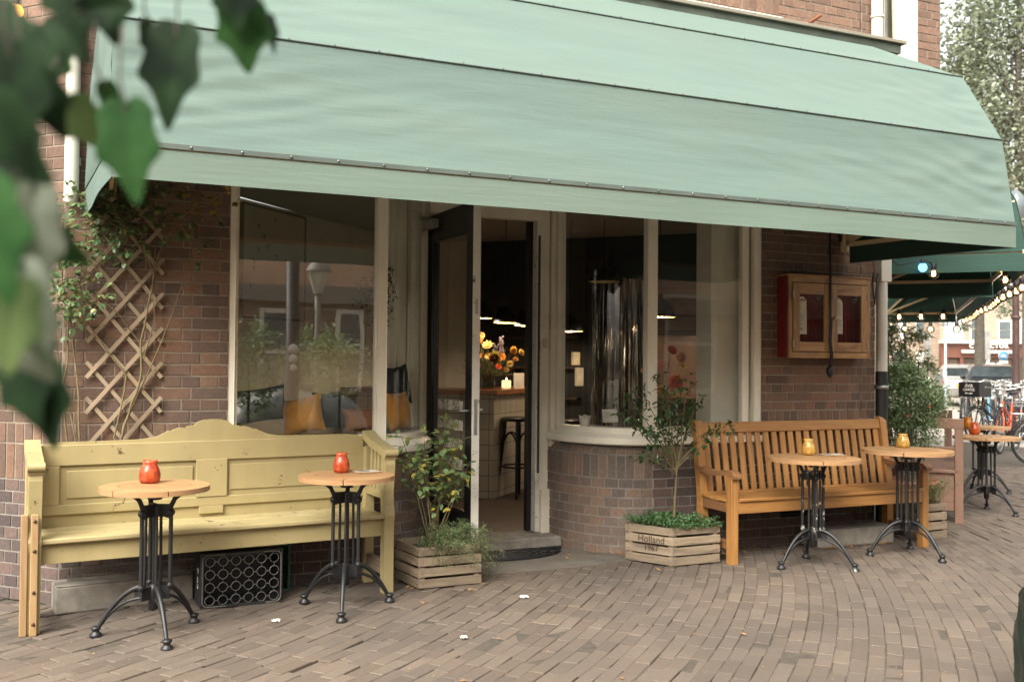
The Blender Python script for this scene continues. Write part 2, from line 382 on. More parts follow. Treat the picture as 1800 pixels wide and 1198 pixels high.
# ================================================================== cafe building
bld = thing('cafe_building', 'brown brick corner cafe with white framed shop windows and a recessed black door', 'building', (2.9, 0, 0))
class Path:
    def __init__(s, pts):
        s.p = [V((x, y, 0)) for x, y in pts]; s.L = [0]
        for a, b in zip(s.p, s.p[1:]): s.L.append(s.L[-1]+(b-a).length)
    def at(s, u, off=0):
        i = 0
        while i < len(s.L)-2 and u > s.L[i+1]+1e-9: i += 1
        a, b = s.p[i], s.p[i+1]; d = (b-a).normalized(); n = V((d.y, -d.x, 0))
        return a + d*(u-s.L[i]) + n*off
def ivals(u0, u1, z, holes):
    iv = [(u0, u1)]
    for h0, h1, z0, z1 in holes:
        if z0 < z < z1:
            nv = []
            for a, b in iv:
                if h1 <= a or h0 >= b: nv.append((a, b)); continue
                if h0 > a: nv.append((a, h0))
                if h1 < b: nv.append((h1, b))
            iv = nv
    return iv
brng = random.Random(3)
def onebrick(mb, P, a, b, z0, z1, m, lean=0):
    o = .003 + brng.random()*.003; g = brng.uniform(-.0012, .0012)
    q = [P.at(a, 0), P.at(b, 0)]; f = [P.at(a+.0015, o), P.at(b-.0015, o+g)]
    z0 += brng.uniform(-.0012, .0012); z1 += brng.uniform(-.0012, .0012); ln = (P.at(a, 0)-P.at(a, -lean)) if lean else V((0, 0, 0))
    vs = [q[0]+UZ*z0, q[1]+UZ*z0, q[1]+UZ*z1-ln, q[0]+UZ*z1-ln, f[0]+UZ*(z0+.0015), f[1]+UZ*(z0+.0015), f[1]+UZ*(z1-.0015)-ln, f[0]+UZ*(z1-.0015)-ln]
    mb.add(vs, [(4, 5, 6, 7), (0, 1, 5, 4), (1, 2, 6, 5), (2, 3, 7, 6), (3, 0, 4, 7)], None, m)
def brickwall(mb, P, u0, u1, z0, z1, holes=(), m=0, mm=1, head=False, ch=.07, par=0, fl=None, jt=.009):
    n = int(round((z1-z0)/ch)); ch = (z1-z0)/n; brk = [u for u in P.L if u0 < u < u1]
    for i in range(n):
        a, b = z0+i*ch, z0+(i+1)*ch
        for s, e in ivals(u0, u1, (a+b)/2, holes):
            cuts = [s]+[u for u in brk if s < u < e]+[e]
            for c0, c1 in zip(cuts, cuts[1:]):
                p, q = P.at(c0+1e-6), P.at(c1-1e-6); mb.add([p+UZ*a, q+UZ*a, q+UZ*b, p+UZ*b], [(0, 1, 2, 3)], None, mm)
            sh_ = [c for c in cuts[1:-1] if (P.at(c-1e-3)-P.at(c-2e-3)).normalized().dot((P.at(c+2e-3)-P.at(c+1e-3)).normalized()) < .9]
            st = .107 if (head or (i+par) % 2) else .214
            u = math.floor(s/st)*st + (0 if st < .2 else .0535) + (.0535 if head and i % 2 else 0) - st
            while u < e:
                x0, x1 = max(u, s), min(u+st, e)
                for y0, y1 in zip([x0]+[c for c in sh_ if x0 < c < x1], [c for c in sh_ if x0 < c < x1]+[x1]):
                  x0, x1 = y0, y1
                  if x1 - x0 > .014: onebrick(mb, P, x0+jt/2, x1-jt/2, a+jt/2, b-jt/2, fl(m, (x0+x1)/2, a) if fl else m)
                u += st
def soldiers(mb, P, u0, u1, z0, z1, m=0, mm=1, pitch=.07, lean=0, jt=.01):
    n = int(round((u1-u0)/pitch)); pt = (u1-u0)/n
    for i in range(n):
        a, b = u0+i*pt, u0+(i+1)*pt; p, q = P.at(a+1e-6), P.at(b-1e-6); ln = (P.at(a, 0)-P.at(a, -lean)) if lean else V((0, 0, 0))
        mb.add([p+UZ*z0, q+UZ*z0, q+UZ*z1-ln, p+UZ*z1-ln], [(0, 1, 2, 3)], None, mm)
        onebrick(mb, P, a+jt/2, b-jt/2, z0+jt/2, z1-jt/2, m, lean)
def arc(cx, cy, a, b, t0, t1, n=14): return [(cx+a*cos(radians(t0+(t1-t0)*k/n)), cy+b*sin(radians(t0+(t1-t0)*k/n))) for k in range(n+1)]
WZ, ST = 2.78, .79      # top of the window openings, top of the brick bases
BM = [M['brick'], M['mortar'], M['brickdark'], M['mortard'], M['brickbay'], M['brickup']]
lw = A0 + D3*3.2
pL = Path([(lw.x, lw.y), (A0.x, 0), (1.76, 0)] + arc(1.76, .72, .50, .72, -90, 0)[1:] + [(2.26, .92)])
pR = Path([(3.308, .92)] + arc(3.808, .72, .50, .72, 180, 270) + [(5.787, 0), (5.934, .0), (5.934+3.2*.7071, 3.2*.7071), (5.934+7.8, 7.8)])
uA = 3.2; uw = uA + .778+.147; uE = pL.L[-1]; uarc = 3.2+1.76+.147
mb = MB()
brickwall(mb, pL, 0, uA+.925, 0, .7, (), 2, 3)
brickwall(mb, pL, uA+.925, uarc, 0, .63, (), 2, 3)
brickwall(mb, pL, uarc, uE, 0, .56, (), 4, 3, True)
soldiers(mb, pL, 0, uA, .7, .91, 0, 1); soldiers(mb, pL, 0, uA, .91, 1.03, 0, 1)
soldiers(mb, pL, uA, uw, .7, .91, 0, 1); soldiers(mb, pL, uA, uw, .91, 1.03, 0, 1)
soldiers(mb, pL, uw, uarc, .63, ST, 4, 3); soldiers(mb, pL, uarc, uE, .56, .735, 4, 3); soldiers(mb, pL, uarc, uE, .735, ST, 4, 3, .07, .05)
brickwall(mb, pL, 0, uw, 1.03, 2.78, [(1.0, 2.55, .9, 2.6)], 0, 1)
brickwall(mb, pL, 0, uA+2.1, 2.78, 6.14, (), 5, 1)
# right-hand side
r0 = pR.L[1]; rf = next(i for i, p in enumerate(pR.p) if abs(p.y) < 1e-6); uF = pR.L[rf]
uX = lambda x: uF + x-3.808
brickwall(mb, pR, 0, uF, 0, .56, (), 4, 3, True)
soldiers(mb, pR, 0, uF, .56, .735, 4, 3); soldiers(mb, pR, 0, uF, .735, ST, 4, 3, .07, .05)
brickwall(mb, pR, uF, uX(5.787), 0, .7, [(uX(4.98), uX(5.27), .20, .36)], 2, 3); brickwall(mb, pR, uX(5.787), uX(5.934), 0, .7, (), 2, 3, True)
soldiers(mb, pR, uF, uX(4.79), .7, ST, 4, 3)
soldiers(mb, pR, uX(4.79), uX(5.787), .7, .91, 0, 1); soldiers(mb, pR, uX(4.79), uX(5.787), .91, 1.05, 0, 1)
brickwall(mb, pR, uX(5.79), uX(5.934), .7, 1.05, (), 0, 1, True)
brickwall(mb, pR, uX(4.79), uX(5.783), 1.05, 2.78, (), 0, 1, False, .07, 1)
brickwall(mb, pR, uX(5.791), uX(5.934), 1.05, 2.78, (), 0, 1, True)
brickwall(mb, pR, uX(3.9), uX(5.783), 2.78, 6.14, (), 5, 1); brickwall(mb, pR, uX(5.791), uX(5.934), 2.78, 6.14, (), 5, 1, True)
brickwall(mb, pR, uX(5.934), pR.L[-1], 0, 2.8, [(uX(6.3), uX(9.0), .75, 2.7)], 0, 1)
wall = mb.build('wall', BM, bld, True)
# upper bay over the side street with a tall window opening
mb = MB(); pB = Path([(5.95, .06), (6.74, .06), (6.83, .22), (9.5, 2.9)])
brickwall(mb, pB, 0, .79, 3.3, 6.14, [(.155, .53, 2, 7)], 5, 1); brickwall(mb, pB, .79, pB.L[-1], 3.3, 6.14, (), 5, 1)
mb.build('upper_bay_wall', BM, bld, True)
mb = MB(); mb.box((6.105, .10, 3.3), (6.15, .2, 6.1)); mb.box((6.43, .07, 3.3), (6.485, .2, 6.1))
fo = mb.build('window', M['white'], bld, True)
mb = MB(); q = [V((6.15, .14, 3.3)), V((6.15, .14, 6.1)), V((6.43, .14, 6.1)), V((6.43, .14, 3.3))]; mb.add(q, [(0, 3, 2, 1)]); mb.build('pane', M['glass'], fo, True)
mb = MB(); mb.bar((6.31, .10, 3.3), (6.235, .10, 6.1), .07, .03, UY); mb.box((6.33, .09, 3.3), (6.43, .12, 6.1)); mb.build('sash', M['white'], fo, True)
mb = MB(); mb.box((5.95, .22, 3.25), (6.6, .23, 6.1)); mb.build('upper_curtain', plain('grey_green_curtain', srgb(150, 148, 132), .9), bld, True)
# backing, slabs
mb = MB()
mb.box((-.1, .12, WZ), (5.9, .3, 3.3)); mb.box((-.1, .12, 3.3), (5.9, .3, 6.1)); mb.box((2.0, .02, 2.9), (4.0, .1, 3.9)); mb.build('upper_backing', M['mortard'], bld, True)
poly = [A0-UX*.02, B0, B0+D2*3.2, V((7.49, 1.56, 0))+D2*.4, V((3.74, 5.3, 0))+D2*.4+D3*.1, V((-.62, .78, 0))]
poly = [V((p.x, max(p.y, .08), 0)) for p in poly]
mb = MB(); mb.prism([p+UZ*2.86 for p in poly], (0, 0, .25)); mb.build('ceiling', plain('matt_ceiling', srgb(170, 164, 154), .9, var=.05), bld, True)
mb = MB(); mb.prism([p+UZ*-.02 for p in poly[:1]+[V((1.9, .1, 0)), V((2.3, .8, 0)), V((3.25, .8, 0)), V((3.7, .1, 0))]+poly[1:]], (0, 0, .1)); mb.build('floor', wood('dark_floor_boards', srgb(44, 34, 30), srgb(66, 52, 44), .45), bld, True)
mb = MB(); t_ = UZ*2.9
def vwall(mb, a, b, z0, z1, m=0, th=.08, side=1):
    a, b = V((a[0], a[1], 0)), V((b[0], b[1], 0)); d = (b-a).normalized(); n = V((d.y, -d.x, 0))*side
    mb.prism([a+UZ*z0, b+UZ*z0, b+UZ*z1, a+UZ*z1], n*-th, m)
vwall(mb, (-.72, .84), (3.74, 5.3), .08, 2.86); mb.build('room_wall', plain('warm_grey_plaster', srgb(208, 198, 180), .9, var=.06, ns=3), bld, True)
mb = MB(); vwall(mb, (3.70, 5.24), (4.2, 4.74), .08, 2.86); mb.build('room_wall_return', plain('warm_grey_plaster_b', srgb(208, 198, 180), .9, var=.06, ns=3), bld, True)
mb = MB(); vwall(mb, (3.74, 5.3), (7.49, 1.56), .08, 2.86); mb.build('back_wall', plain('black_panel_wall', srgb(38, 37, 38), .55, var=.3, ns=2), bld, True)
mb = MB(); vwall(mb, (6.1, .25), (5.93, .12), .08, 2.86); vwall(mb, (7.49, 1.56), (6.1, .2), .08, .8); vwall(mb, (7.49, 1.56), (6.1, .2), 2.3, 2.86); mb.build('side_wall', plain('light_plaster', srgb(186, 180, 166), .9, var=.06), bld, True)
mb = MB(); mb.box((4.42, .14, .3), (4.86, .34, WZ)); mb.box((4.80, .12, .3), (5.93, .2, WZ)); mb.box((-.1, .12, .1), (.80, .2, WZ)); mb.build('window_reveal', plain('off_white_reveal', srgb(200, 194, 178), .85, var=.05), bld, True)
mb = MB(); vwall(mb, (-.02, .14), (-.70, .84), .08, .9); vwall(mb, (-.02, .14), (-.70, .84), 2.5, 2.86); mb.build('corner_wall', plain('warm_plaster', srgb(176, 166, 148), .9, var=.06), bld, True)

# sills and frames --------------------------------------------------
def sweep(mb, P, u0, u1, prof, m=0):
    us = [u0]+[u for u in P.L if u0+1e-4 < u < u1-1e-4]+[u1]; n = len(prof); vs = []
    for u in us:
        a = P.at(max(u-.01, 0)); b = P.at(min(u+.01, P.L[-1])); d = (b-a).normalized(); nn = V((d.y, -d.x, 0)); c = P.at(u)
        vs += [c+nn*o+UZ*z for o, z in prof]
    fs = [(i*n+k, (i+1)*n+k, (i+1)*n+(k+1) % n, i*n+(k+1) % n) for i in range(len(us)-1) for k in range(n)]
    fs += [tuple(range(n))[::-1], tuple((len(us)-1)*n+k for k in range(n))]
    return mb.add(vs, fs, None, m)
gA = Path([(.778, .05), (1.76, .05)] + arc(1.76, .72, .43, .67, -90, 0, 18)[1:])
gB = Path(arc(3.808, .72, .43, .67, 180, 270, 18) + [(4.79, .05)])
def shopwin(P, fl, posts, cat):
    mb = MB()
    sweep(mb, P, 0, P.L[-1], [(.075, .805), (.09, .815), (.09, .858), (.05, .885), (.03, .885), (.03, .93), (-.05, .93), (-.05, .80)])
    sweep(mb, P, 0, P.L[-1], [(.03, WZ-.09), (.03, WZ), (-.04, WZ), (-.04, WZ-.09)])
    for a, b, o in posts: sweep(mb, P, a, b, [(o, .885), (o, WZ), (-.035, WZ), (-.035, .885)])
    w = mb.build('window', M['white'], bld, True, .003, 1)
    g = MB(); us = [0]+[u for u in P.L[1:]]; us = sorted(set(us)); n = 1
    vs = []; 
    for u in us: p = P.at(u); vs += [p+UZ*.92, p+UZ*(WZ-.05)]
    g.add(vs, [(2*i, 2*i+2, 2*i+3, 2*i+1) for i in range(len(us)-1)], None, 0, False)
    sp = 18
    flat = [i for i in range(len(us)-1) if (us[i+1]-us[i]) > .3]; bf = g.f; g.f = [bf[i] for i in flat]; g.mi = [0]*len(flat); g.sm = [False]*len(flat); g.uv = [(0, 0)]*(4*len(flat)); o_ = 2*flat[0]; g.v = g.v[o_:2*flat[-1]+4]; g.f = [[k-o_ for k in q] for q in g.f]; g.build('pane', M['glass' if fl else 'glassb'], w, True)
    g.v = g.v; g2 = MB(); cv = [i for i in range(len(us)-1) if i not in flat]; o_ = 2*cv[0]; g2.v = [tuple(v) for v in vs[o_:2*cv[-1]+4]]; g2.f = [[k-o_ for k in bf[i]] for i in cv]; g2.uv = [(0, 0)]*(4*len(cv)); g2.mi = [0]*len(cv); g2.sm = [True]*len(cv); g2.build('curved_pane', M['glasscurve'], w, True)
    s = MB(); sweep(s, P, .02, P.L[-1]-.02, [(-.04, .88), (-.04, .92), (-.30, .92), (-.30, .88)]); s.build('inner_sill', plain('dark_stone_sill', srgb(60, 58, 54), .3, var=.3), w, True)
    return w
lA, lB = gA.L[-1], gB.L[-1]; ub = gB.L[18]
wA = shopwin(gA, 1, [(0, .055, .03), (.0, .035, .05), (.934, .999, .045), (lA-.05, lA, .03)], 'A')
wB = shopwin(gB, 0, [(0, .06, .03), (ub-.035, ub+.04, .045), (lB-.15, lB-.09, .01), (lB-.06, lB, .045)], 'B')
for P, u0, u1, z0, z1 in ((pL, 1.0, 2.55, .9, 2.6), (pR, uX(6.3), uX(9.0), .75, 2.7)):  # unseen side windows, added to let daylight into the room
    mb = MB(); a, b = P.at(u0, -.04), P.at(u1, -.04)
    for z in (z0+.03, z1-.03): mb.bar(a+UZ*z, b+UZ*z, .08, .06)
    for k in range(4): p = a.lerp(b, min(max(k/3, .02), .98)); mb.bar(p+UZ*(z0+.06), p+UZ*(z1-.06), .05, .07, P.at(u1)-P.at(u0))
    w_ = mb.build('window', M['white'], bld, True); g = MB(); g.add([a+UZ*z0, b+UZ*z0, b+UZ*z1, a+UZ*z1], [(0, 1, 2, 3)]); g.build('pane', M['glasscurve'], w_, True)
# jambs, head, panelling
mb = MB()
for a, b in (((1.95, .735), (2.14, .79)), ((2.145, .725), (2.30, .8)), ((3.23, .73), (3.31, .83)), ((3.315, .70), (3.40, .80))): mb.box((a[0], a[1], .08), (b[0], b[1], WZ))
for x in (2.0, 2.05, 2.19, 2.23, 2.27): mb.box((x, .722-.004*(x > 2.14), .1), (x+.014, .735, WZ-.02))
mb.box((2.2, .70, .012), (2.305, .78, .2))
mb.box((3.235, .692, .012), (3.345, .78, .42))
mb.build('door_surround', M['white'], bld, True, .004, 1)
mb = MB(); mb.box((2.30, .70, 2.52), (3.24, .80, 2.60)); mb.box((2.30, .74, 2.60), (3.24, .78, WZ)); mb.box((2.30, .72, 2.60), (3.24, .74, 2.63)); mb.build('door_head', M['white'], bld, True, .004, 1)
mb = MB(); mb.box((3.195, .72, .09), (3.23, .84, 2.52)); mb.box((2.30, .80, .09), (2.33, .86, 2.52)); mb.build('door_frame', M['whitechip'], bld, True, .003, 1)
mb = MB(); mb.box((3.16, .80, .09), (3.195, .86, 2.52)); mb.box((3.205, .70, .55), (3.215, .722, 2.40)); mb.build('door_stop', M['black'], bld, True)
mb = MB(); mb.box((2.22, .52, 0), (3.33, .86, .085)); mb.build('threshold', M['concrete'], bld, True, .012, 2)
mb = MB(); mb.box((3.218, .695, 1.50), (3.232, .73, 1.58)); mb.box((3.255, .722, 1.52), (3.29, .735, 1.60), 0); mb.build('door_bell', plain('bell_plate', srgb(190, 182, 166), .5), bld, True, .003)
# the open door leaf
dh = V((2.312, .78, 0)); dd = V((.035, -1, 0)).normalized(); dn = V((-dd.y*-1, 0, 0)); dn = V((dd.y, -dd.x, 0))   # dn points left (outer face)
dn = V((-abs(dd.y), -dd.x, 0)).normalized()
def dp(s, o, z): return dh + dd*s + dn*o + UZ*z
LW, DT = .875, .052
mb = MB()
def dbox(mb, s0, s1, z0, z1, o0=-DT, o1=0, m=0): mb.obox(dp((s0+s1)/2, (o0+o1)/2, (z0+z1)/2), (UZ, dd, dn), ((z1-z0)/2, (s1-s0)/2, (o1-o0)/2), m)
dbox(mb, .01, .125, .1, 2.495); dbox(mb, LW-.12, LW-.002, .1, 2.495); dbox(mb, .125, LW-.12, 2.30, 2.495); dbox(mb, .125, LW-.12, .1, .38)
for z0, z1 in ((2.285, 2.30), (.38, .395)): dbox(mb, .125, LW-.12, z0, z1, -.035, -.008)
dbox(mb, .125, .14, .395, 2.285, -.035, -.008); dbox(mb, LW-.135, LW-.12, .395, 2.285, -.035, -.008)
door = mb.build('door', M['black'], bld, True, .003, 1)
mb = MB(); mb.add([dp(.13, -.02, .385), dp(LW-.125, -.02, .385), dp(LW-.125, -.02, 2.295), dp(.13, -.02, 2.295)], [(0, 1, 2, 3)]); mb.build('pane', M['glassthin'], door, True)
mb = MB(); mb.obox(dp(LW+.0005, -DT/2, 1.2975), (UZ, dn, dd), (1.197, DT/2+.001, .0025)); mb.obox(dp(LW-.03, -DT-.001, 1.2975), (UZ, dd, dn), (1.197, .03, .0015)); mb.build('edge', M['whitechip'], door, True)
mb = MB(); mb.obox(dp(LW+.004, -DT/2, 1.04), (UZ, dn, dd), (.12, .011, .0012)); mb.obox(dp(LW+.004, -DT/2, 1.78), (UZ, dn, dd), (.05, .010, .0012)); mb.build('lock_plate', M['steel'], door, True)
mb = MB()
hm = []
for o in (.0, -DT):
    mb = MB(); sg = 1 if o == 0 else -1
    mb.tube([dp(LW-.06, o, 1.08), dp(LW-.06, o+.05*sg, 1.08), dp(LW-.075, o+.055*sg, 1.08), dp(LW-.19, o+.055*sg, 1.08)], .009, 8)
    mb.build('handle', M['steel'], door, True)
for k, (tx, z) in enumerate((('Ma-15:00-23:00', 1.10), ('Do-15:00-23:00', .965), ('Vr-15:00-01:00', .83), ('Za-12:00-01:00', .695))):
    text_mb(tx, .105, dp(.44, .0, z), dd, UZ, .0006).build('lettering', M['chalk'], door, True) if 0 else None
    tb = text_mb(tx, .105, dp(.44, -.018, z), dd*.62, UZ, .0006)
    c = dp(.44, -.018, z); tb.v = [tuple(c + dd*((V(p)-c).dot(dd)*.72) + UZ*((V(p)-c).z) + dn*((V(p)-c).dot(dn))) for p in tb.v]
    tb.build('lettering', M['chalk'], door, True)
mb = MB(); mb.obox(dp(.14, .03, 2.42), (dd, dn, UZ), (.10, .028, .032)); mb.obox(dp(.03, .03, 2.47), (dd, dn, UZ), (.05, .045, .014)); mb.build('door_closer', plain('grey_closer', srgb(168, 164, 154), .45), bld, True, .005)
mb = MB(); mb.tube([dp(.12, .04, 2.385), dp(.05, .06, 2.38), dp(-.05, .09, 2.45)], .012, 8); mb.build('closer_arm', plain('grey_arm', srgb(160, 156, 148), .45), bld, True)
# ledge above the awning, rusty hook, vent grille, roof slab
mb = MB(); mb.box((-.05, -.30, 3.995), (5.99, 0, 4.022)); mb.build('ledge', painted('weathered_ledge', srgb(126, 120, 106), srgb(86, 82, 72), .8, .6, 20), bld, True, .004); mb = MB(); mb.box((.0, -.275, 3.92), (5.95, -.02, 3.995)); mb.build('ledge_shade_strip', plain('dark_ledge_shade', srgb(64, 72, 62), .8, var=.3), bld, True)  # dark strip below stands in for the shade under the ledge
mb = MB(); mb.box((1.5, -.05, 4.05), (4.95, .0, 4.14)); mb.build('upper_sill', M['white'], bld, True, .004)
soldier = MB(); soldiers(soldier, pR, uX(3.95), uX(4.95), 4.16, 4.37, 5, 1); soldier.build('soldier_course', BM, bld, True, 0, 2, (0, -.004, 0))
p = fy(1412, 42, 0); mb = MB(); mb.tube([p, p+V((0, -.05, -.02)), p+V((.09, -.10, .05))], .014, 8); mb.ball(p, .025, 10); mb.build('rusty_hook', plain('rusted_iron', srgb(120, 74, 50), .9), bld, True)
mb = MB(); mb.box((4.98, .02, .2), (5.27, .04, .36))
for k in range(6): mb.obox((5.125, .012, .215+k*.026), (UX, V((0, .8, .6)), V((0, -.6, .8))), (.14, .012, .003))
mb.build('vent_grille', M['darkiron'], bld, True)
mb = MB(); mb.prism([p+UZ*6.14 for p in [lw, A0, B0, V((6.8, .1, 0)), B0+D2*7.8, V((5, 9, 0))]], (0, 0, .2)); mb.build('roof', M['mortard'], bld, True)

# downpipes
def pipe(name, label, pts, r, mats, brk=()):
    t = thing(name, label, 'drainpipe', pts[0])
    mb = MB(); mb.tube(pts, r, 14); mb.build('pipe', mats, t, True)
    mb = MB()
    for z in brk: mb.lathe([(r, -.012), (r+.006, -.012), (r+.006, .012), (r, .012)], 14, (pts[0][0], pts[0][1], z))
    if brk: mb.build('collar', mats, t, True)
    return t
wp = plain('white_pvc', srgb(200, 196, 184), .5, var=.08)
t = pipe('drain_pipe', 'white drainpipe on the left corner of the cafe', [(-.115, -.06, 6.1), (-.115, -.06, 2.36), (-.12, -.045, 2.31)], .04, wp, (3.4, 4.6))
t = pipe('drain_pipe', 'pale upper drainpipe standing behind the right end of the awning ledge', [(5.91, -.06, 6.1), (5.91, -.06, 4.03)], .048, wp, (4.28,))
t = thing('drain_pipe', 'corner drainpipe with a white upper half and a black lower half', 'drainpipe', (6.0, -.04, 0))
MB().tube([(6.0, -.02, 2.5), (6.0, -.02, 1.36)], .045, 14).build('upper_pipe', wp, t, True)
MB().tube([(6.0, -.02, 1.36), (6.0, -.02, 0)], .05, 14).build('lower_pipe', M['darkiron'], t, True)
MB().box((5.95, -.07, 2.10), (6.06, .03, 2.40)).build('pipe_head', wp, t, True, .004)
mb = MB(); mb.lathe([(.05, -.015), (.055, -.015), (.055, .015), (.05, .015)], 14, (6.0, -.02, 1.23)); mb.build('clip', M['steel'], t, True)
t = thing('arrow_sign', 'tiny white sign with a dark arrow beside the white corner drainpipe', 'sign', fy(132, 284, -.01))
p = fy(131, 284, -.005); MB().box(p-V((.035, .006, .022)), p+V((.035, 0, .022))).build('plate', M['paper'], t, True)
text_mb('>', .04, p-V((0, .008, 0)), UX, UZ).build('arrow', M['ink'], t, True)
# ================================================================== awnings (folding hoods)
def hood(name, label, O, du, nv, L, r, angs, mats, valh=.14, top=None, sag=.02, wr=.012, parts=True, seed=1, endval=True, studs=True, frame_ends=(0, 1), railm=None, splay=0, lining=None):
    """O: pivot of the first end, du: along the wall, nv: away from the wall"""
    t = thing(name, label, 'awning', O); O = V(O); rn = random.Random(seed)
    pr = [O + nv*(r*cos(a)) + UZ*(r*sin(a)) - O for a in map(radians, angs)]
    if top is not None: pr[-1] = nv*top[0] + UZ*top[1]
    for k in range(len(pr)-1):
        p0, p1 = pr[k], pr[k+1]; ed = (p1-p0); nrm = du.cross(ed).normalized()
        if nrm.dot(nv+UZ) < 0: nrm = -nrm
        h = ed.length
        def fn(u, v, p0=p0, p1=p1, nrm=nrm, k=k):
            s = u*L; e = min(u, 1-u)*L
            w = noise.noise(V((s*.9+k*7, v*2.2, seed)))*wr*.9 + noise.noise(V((s*1.1-v*2.5, v*8+k*5, seed+3)))*wr*.26 + noise.noise(V((s*1.9+v*3, v*24+k*5, seed+5)))*wr*.10
            w += wr*.6*math.exp(-e/.45)*sin(15*v+e*9+noise.noise(V((s*3, v*5, 2)))*3.0)+wr*.4*math.exp(-e/.9)*sin(34*v-e*14+noise.noise(V((s*2, v*4, 6)))*3)
            return O + du*s + p0.lerp(p1, v) + nrm*((w-sag*1.0)*4*v*(1-v)*min(1, e/.12))
        mb = MB(); mb.grid(fn, int(L*22), 34, 0, True, (L, h)); mb.build('canopy_panel', mats[0], t, True)
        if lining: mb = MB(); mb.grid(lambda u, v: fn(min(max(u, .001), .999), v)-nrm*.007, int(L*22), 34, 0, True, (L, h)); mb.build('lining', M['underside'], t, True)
    # gusset ends
    for e in (0, 1):
        mb = MB()
        for k in range(len(pr)-1):
            p0, p1 = pr[k], pr[k+1]; bs = O + du*(L*e); sgn = -1 if e == 0 else 1
            def fe(u, v): 
                q = p0.lerp(p1, v)*(.03+.965*u) + du*(-splay*(1-u) if e == 0 else 0)
                return bs + q + du*sgn*(.02*sin(pi*u)*sin(pi*v)+noise.noise(V((u*3, v*4+k, seed+e)))*.012*sin(pi*v))
            mb.grid(fe, 10, 8, 0, True, (r, .6))
        mb.build('side_panel', mats[1], t, True)
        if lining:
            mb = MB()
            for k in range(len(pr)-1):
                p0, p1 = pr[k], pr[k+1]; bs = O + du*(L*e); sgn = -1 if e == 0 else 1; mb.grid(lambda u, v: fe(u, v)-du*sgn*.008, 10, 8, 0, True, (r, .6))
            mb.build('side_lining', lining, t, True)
    # valance
    def fv(u, v):
        s = u*L; q = O + du*s + pr[0]
        return q + nv*(.004+.012*v*noise.noise(V((s*1.2, 1, seed)))+.006*v) - UZ*(.012+valh*v*(1+.05*noise.noise(V((s*.7, 4, seed)))))
    mb = MB(); mb.grid(fv, int(L*16), 4, 0, True, (L, valh)); mb.build('valance', mats[2], t, True)
    if endval:
        for e in (0, 1):
            bs = O + du*(L*e)
            mb = MB(); mb.grid(lambda u, v: bs + pr[0]*(.02+.98*u) - UZ*(.012+valh*v) + du*(.006*sin(u*7)*v-(splay*(1-u) if e == 0 else 0)), 14, 3, 0, True, (r, valh)); mb.build('end_valance', mats[1], t, True)
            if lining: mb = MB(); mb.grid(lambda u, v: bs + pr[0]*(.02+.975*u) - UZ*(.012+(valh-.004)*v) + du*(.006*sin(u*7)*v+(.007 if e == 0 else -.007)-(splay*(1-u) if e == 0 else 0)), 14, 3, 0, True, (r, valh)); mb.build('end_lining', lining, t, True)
    # hoops: rail + two arms each
    for k, p in enumerate(pr[:-1]):
        mb = MB(); off = -.028 if k else -.022; pp = p*((p.length+off)/p.length)
        mb.bar(O+pp, O+du*L+pp, .03, .03)
        for e in frame_ends: mb.bar(O+du*(L*e+(.025 if e == 0 else -.025)), O+du*(L*e+(.025 if e == 0 else -.025))+pp, .034, .02, du)
        mb.build('hoop', railm or M['cream'], t, True)
        if studs:
            mb = MB(); rr = p*((p.length+.004)/p.length); tz = UZ if k else UZ*1
            d_, s_, u_ = frame(du, p.normalized())
            if k == 0:
                mb.bar(O+rr+UZ*.006+nv*.004, O+du*L+rr+UZ*.006+nv*.004, .006, .022, UZ, 0)
            else: mb.tube([O+rr+du*(L*i/20) for i in range(21)], .0048, 6)
            mb.build('seam_strip', M['seam'], t, True)
            mb = MB(); n = int(L/.215)
            for i in range(n):
                c = O+du*(L*(i+.5)/n)+rr+nv*.008+UZ*.006; mb.ball(c, .0072 if k == 0 else .0042, 6)
            mb.build('studs', M['stud'], t, True)
    for e in frame_ends:
        b = O + du*(L*e+(.03 if e == 0 else -.03)); mb = MB(); mb.box(b-V((.03, .02, .06))+nv*.0, b+V((.03, .05, .12))); mb.build('wall_bracket', M['cream'], t, True, .012, 3)
    return t
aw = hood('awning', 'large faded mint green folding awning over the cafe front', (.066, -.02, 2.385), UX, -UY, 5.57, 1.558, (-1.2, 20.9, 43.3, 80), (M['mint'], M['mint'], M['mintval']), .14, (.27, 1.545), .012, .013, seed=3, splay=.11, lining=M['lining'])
for o in aw.children:      # the far gusset hangs in shade and is dark green inside
    pass
h2 = hood('awning', 'dark green side street awning nearest the corner with a string of bulbs under it', B0+D2*.42+UZ*2.36+N2*.02, D2, N2, 3.0, 1.16, (0, 22, 44, 78), (M['green'],)*3, .15, (.2, 1.12), .01, .01, seed=7, studs=False)
h3 = hood('awning', 'dark green side street awning farther from the corner with bulbs along its edge', B0+D2*3.75+UZ*2.36+N2*.02, D2, N2, 6.9, 1.2, (0, 22, 44, 78), (M['green'],)*3, .15, (.2, 1.12), .01, .01, seed=9, studs=False)

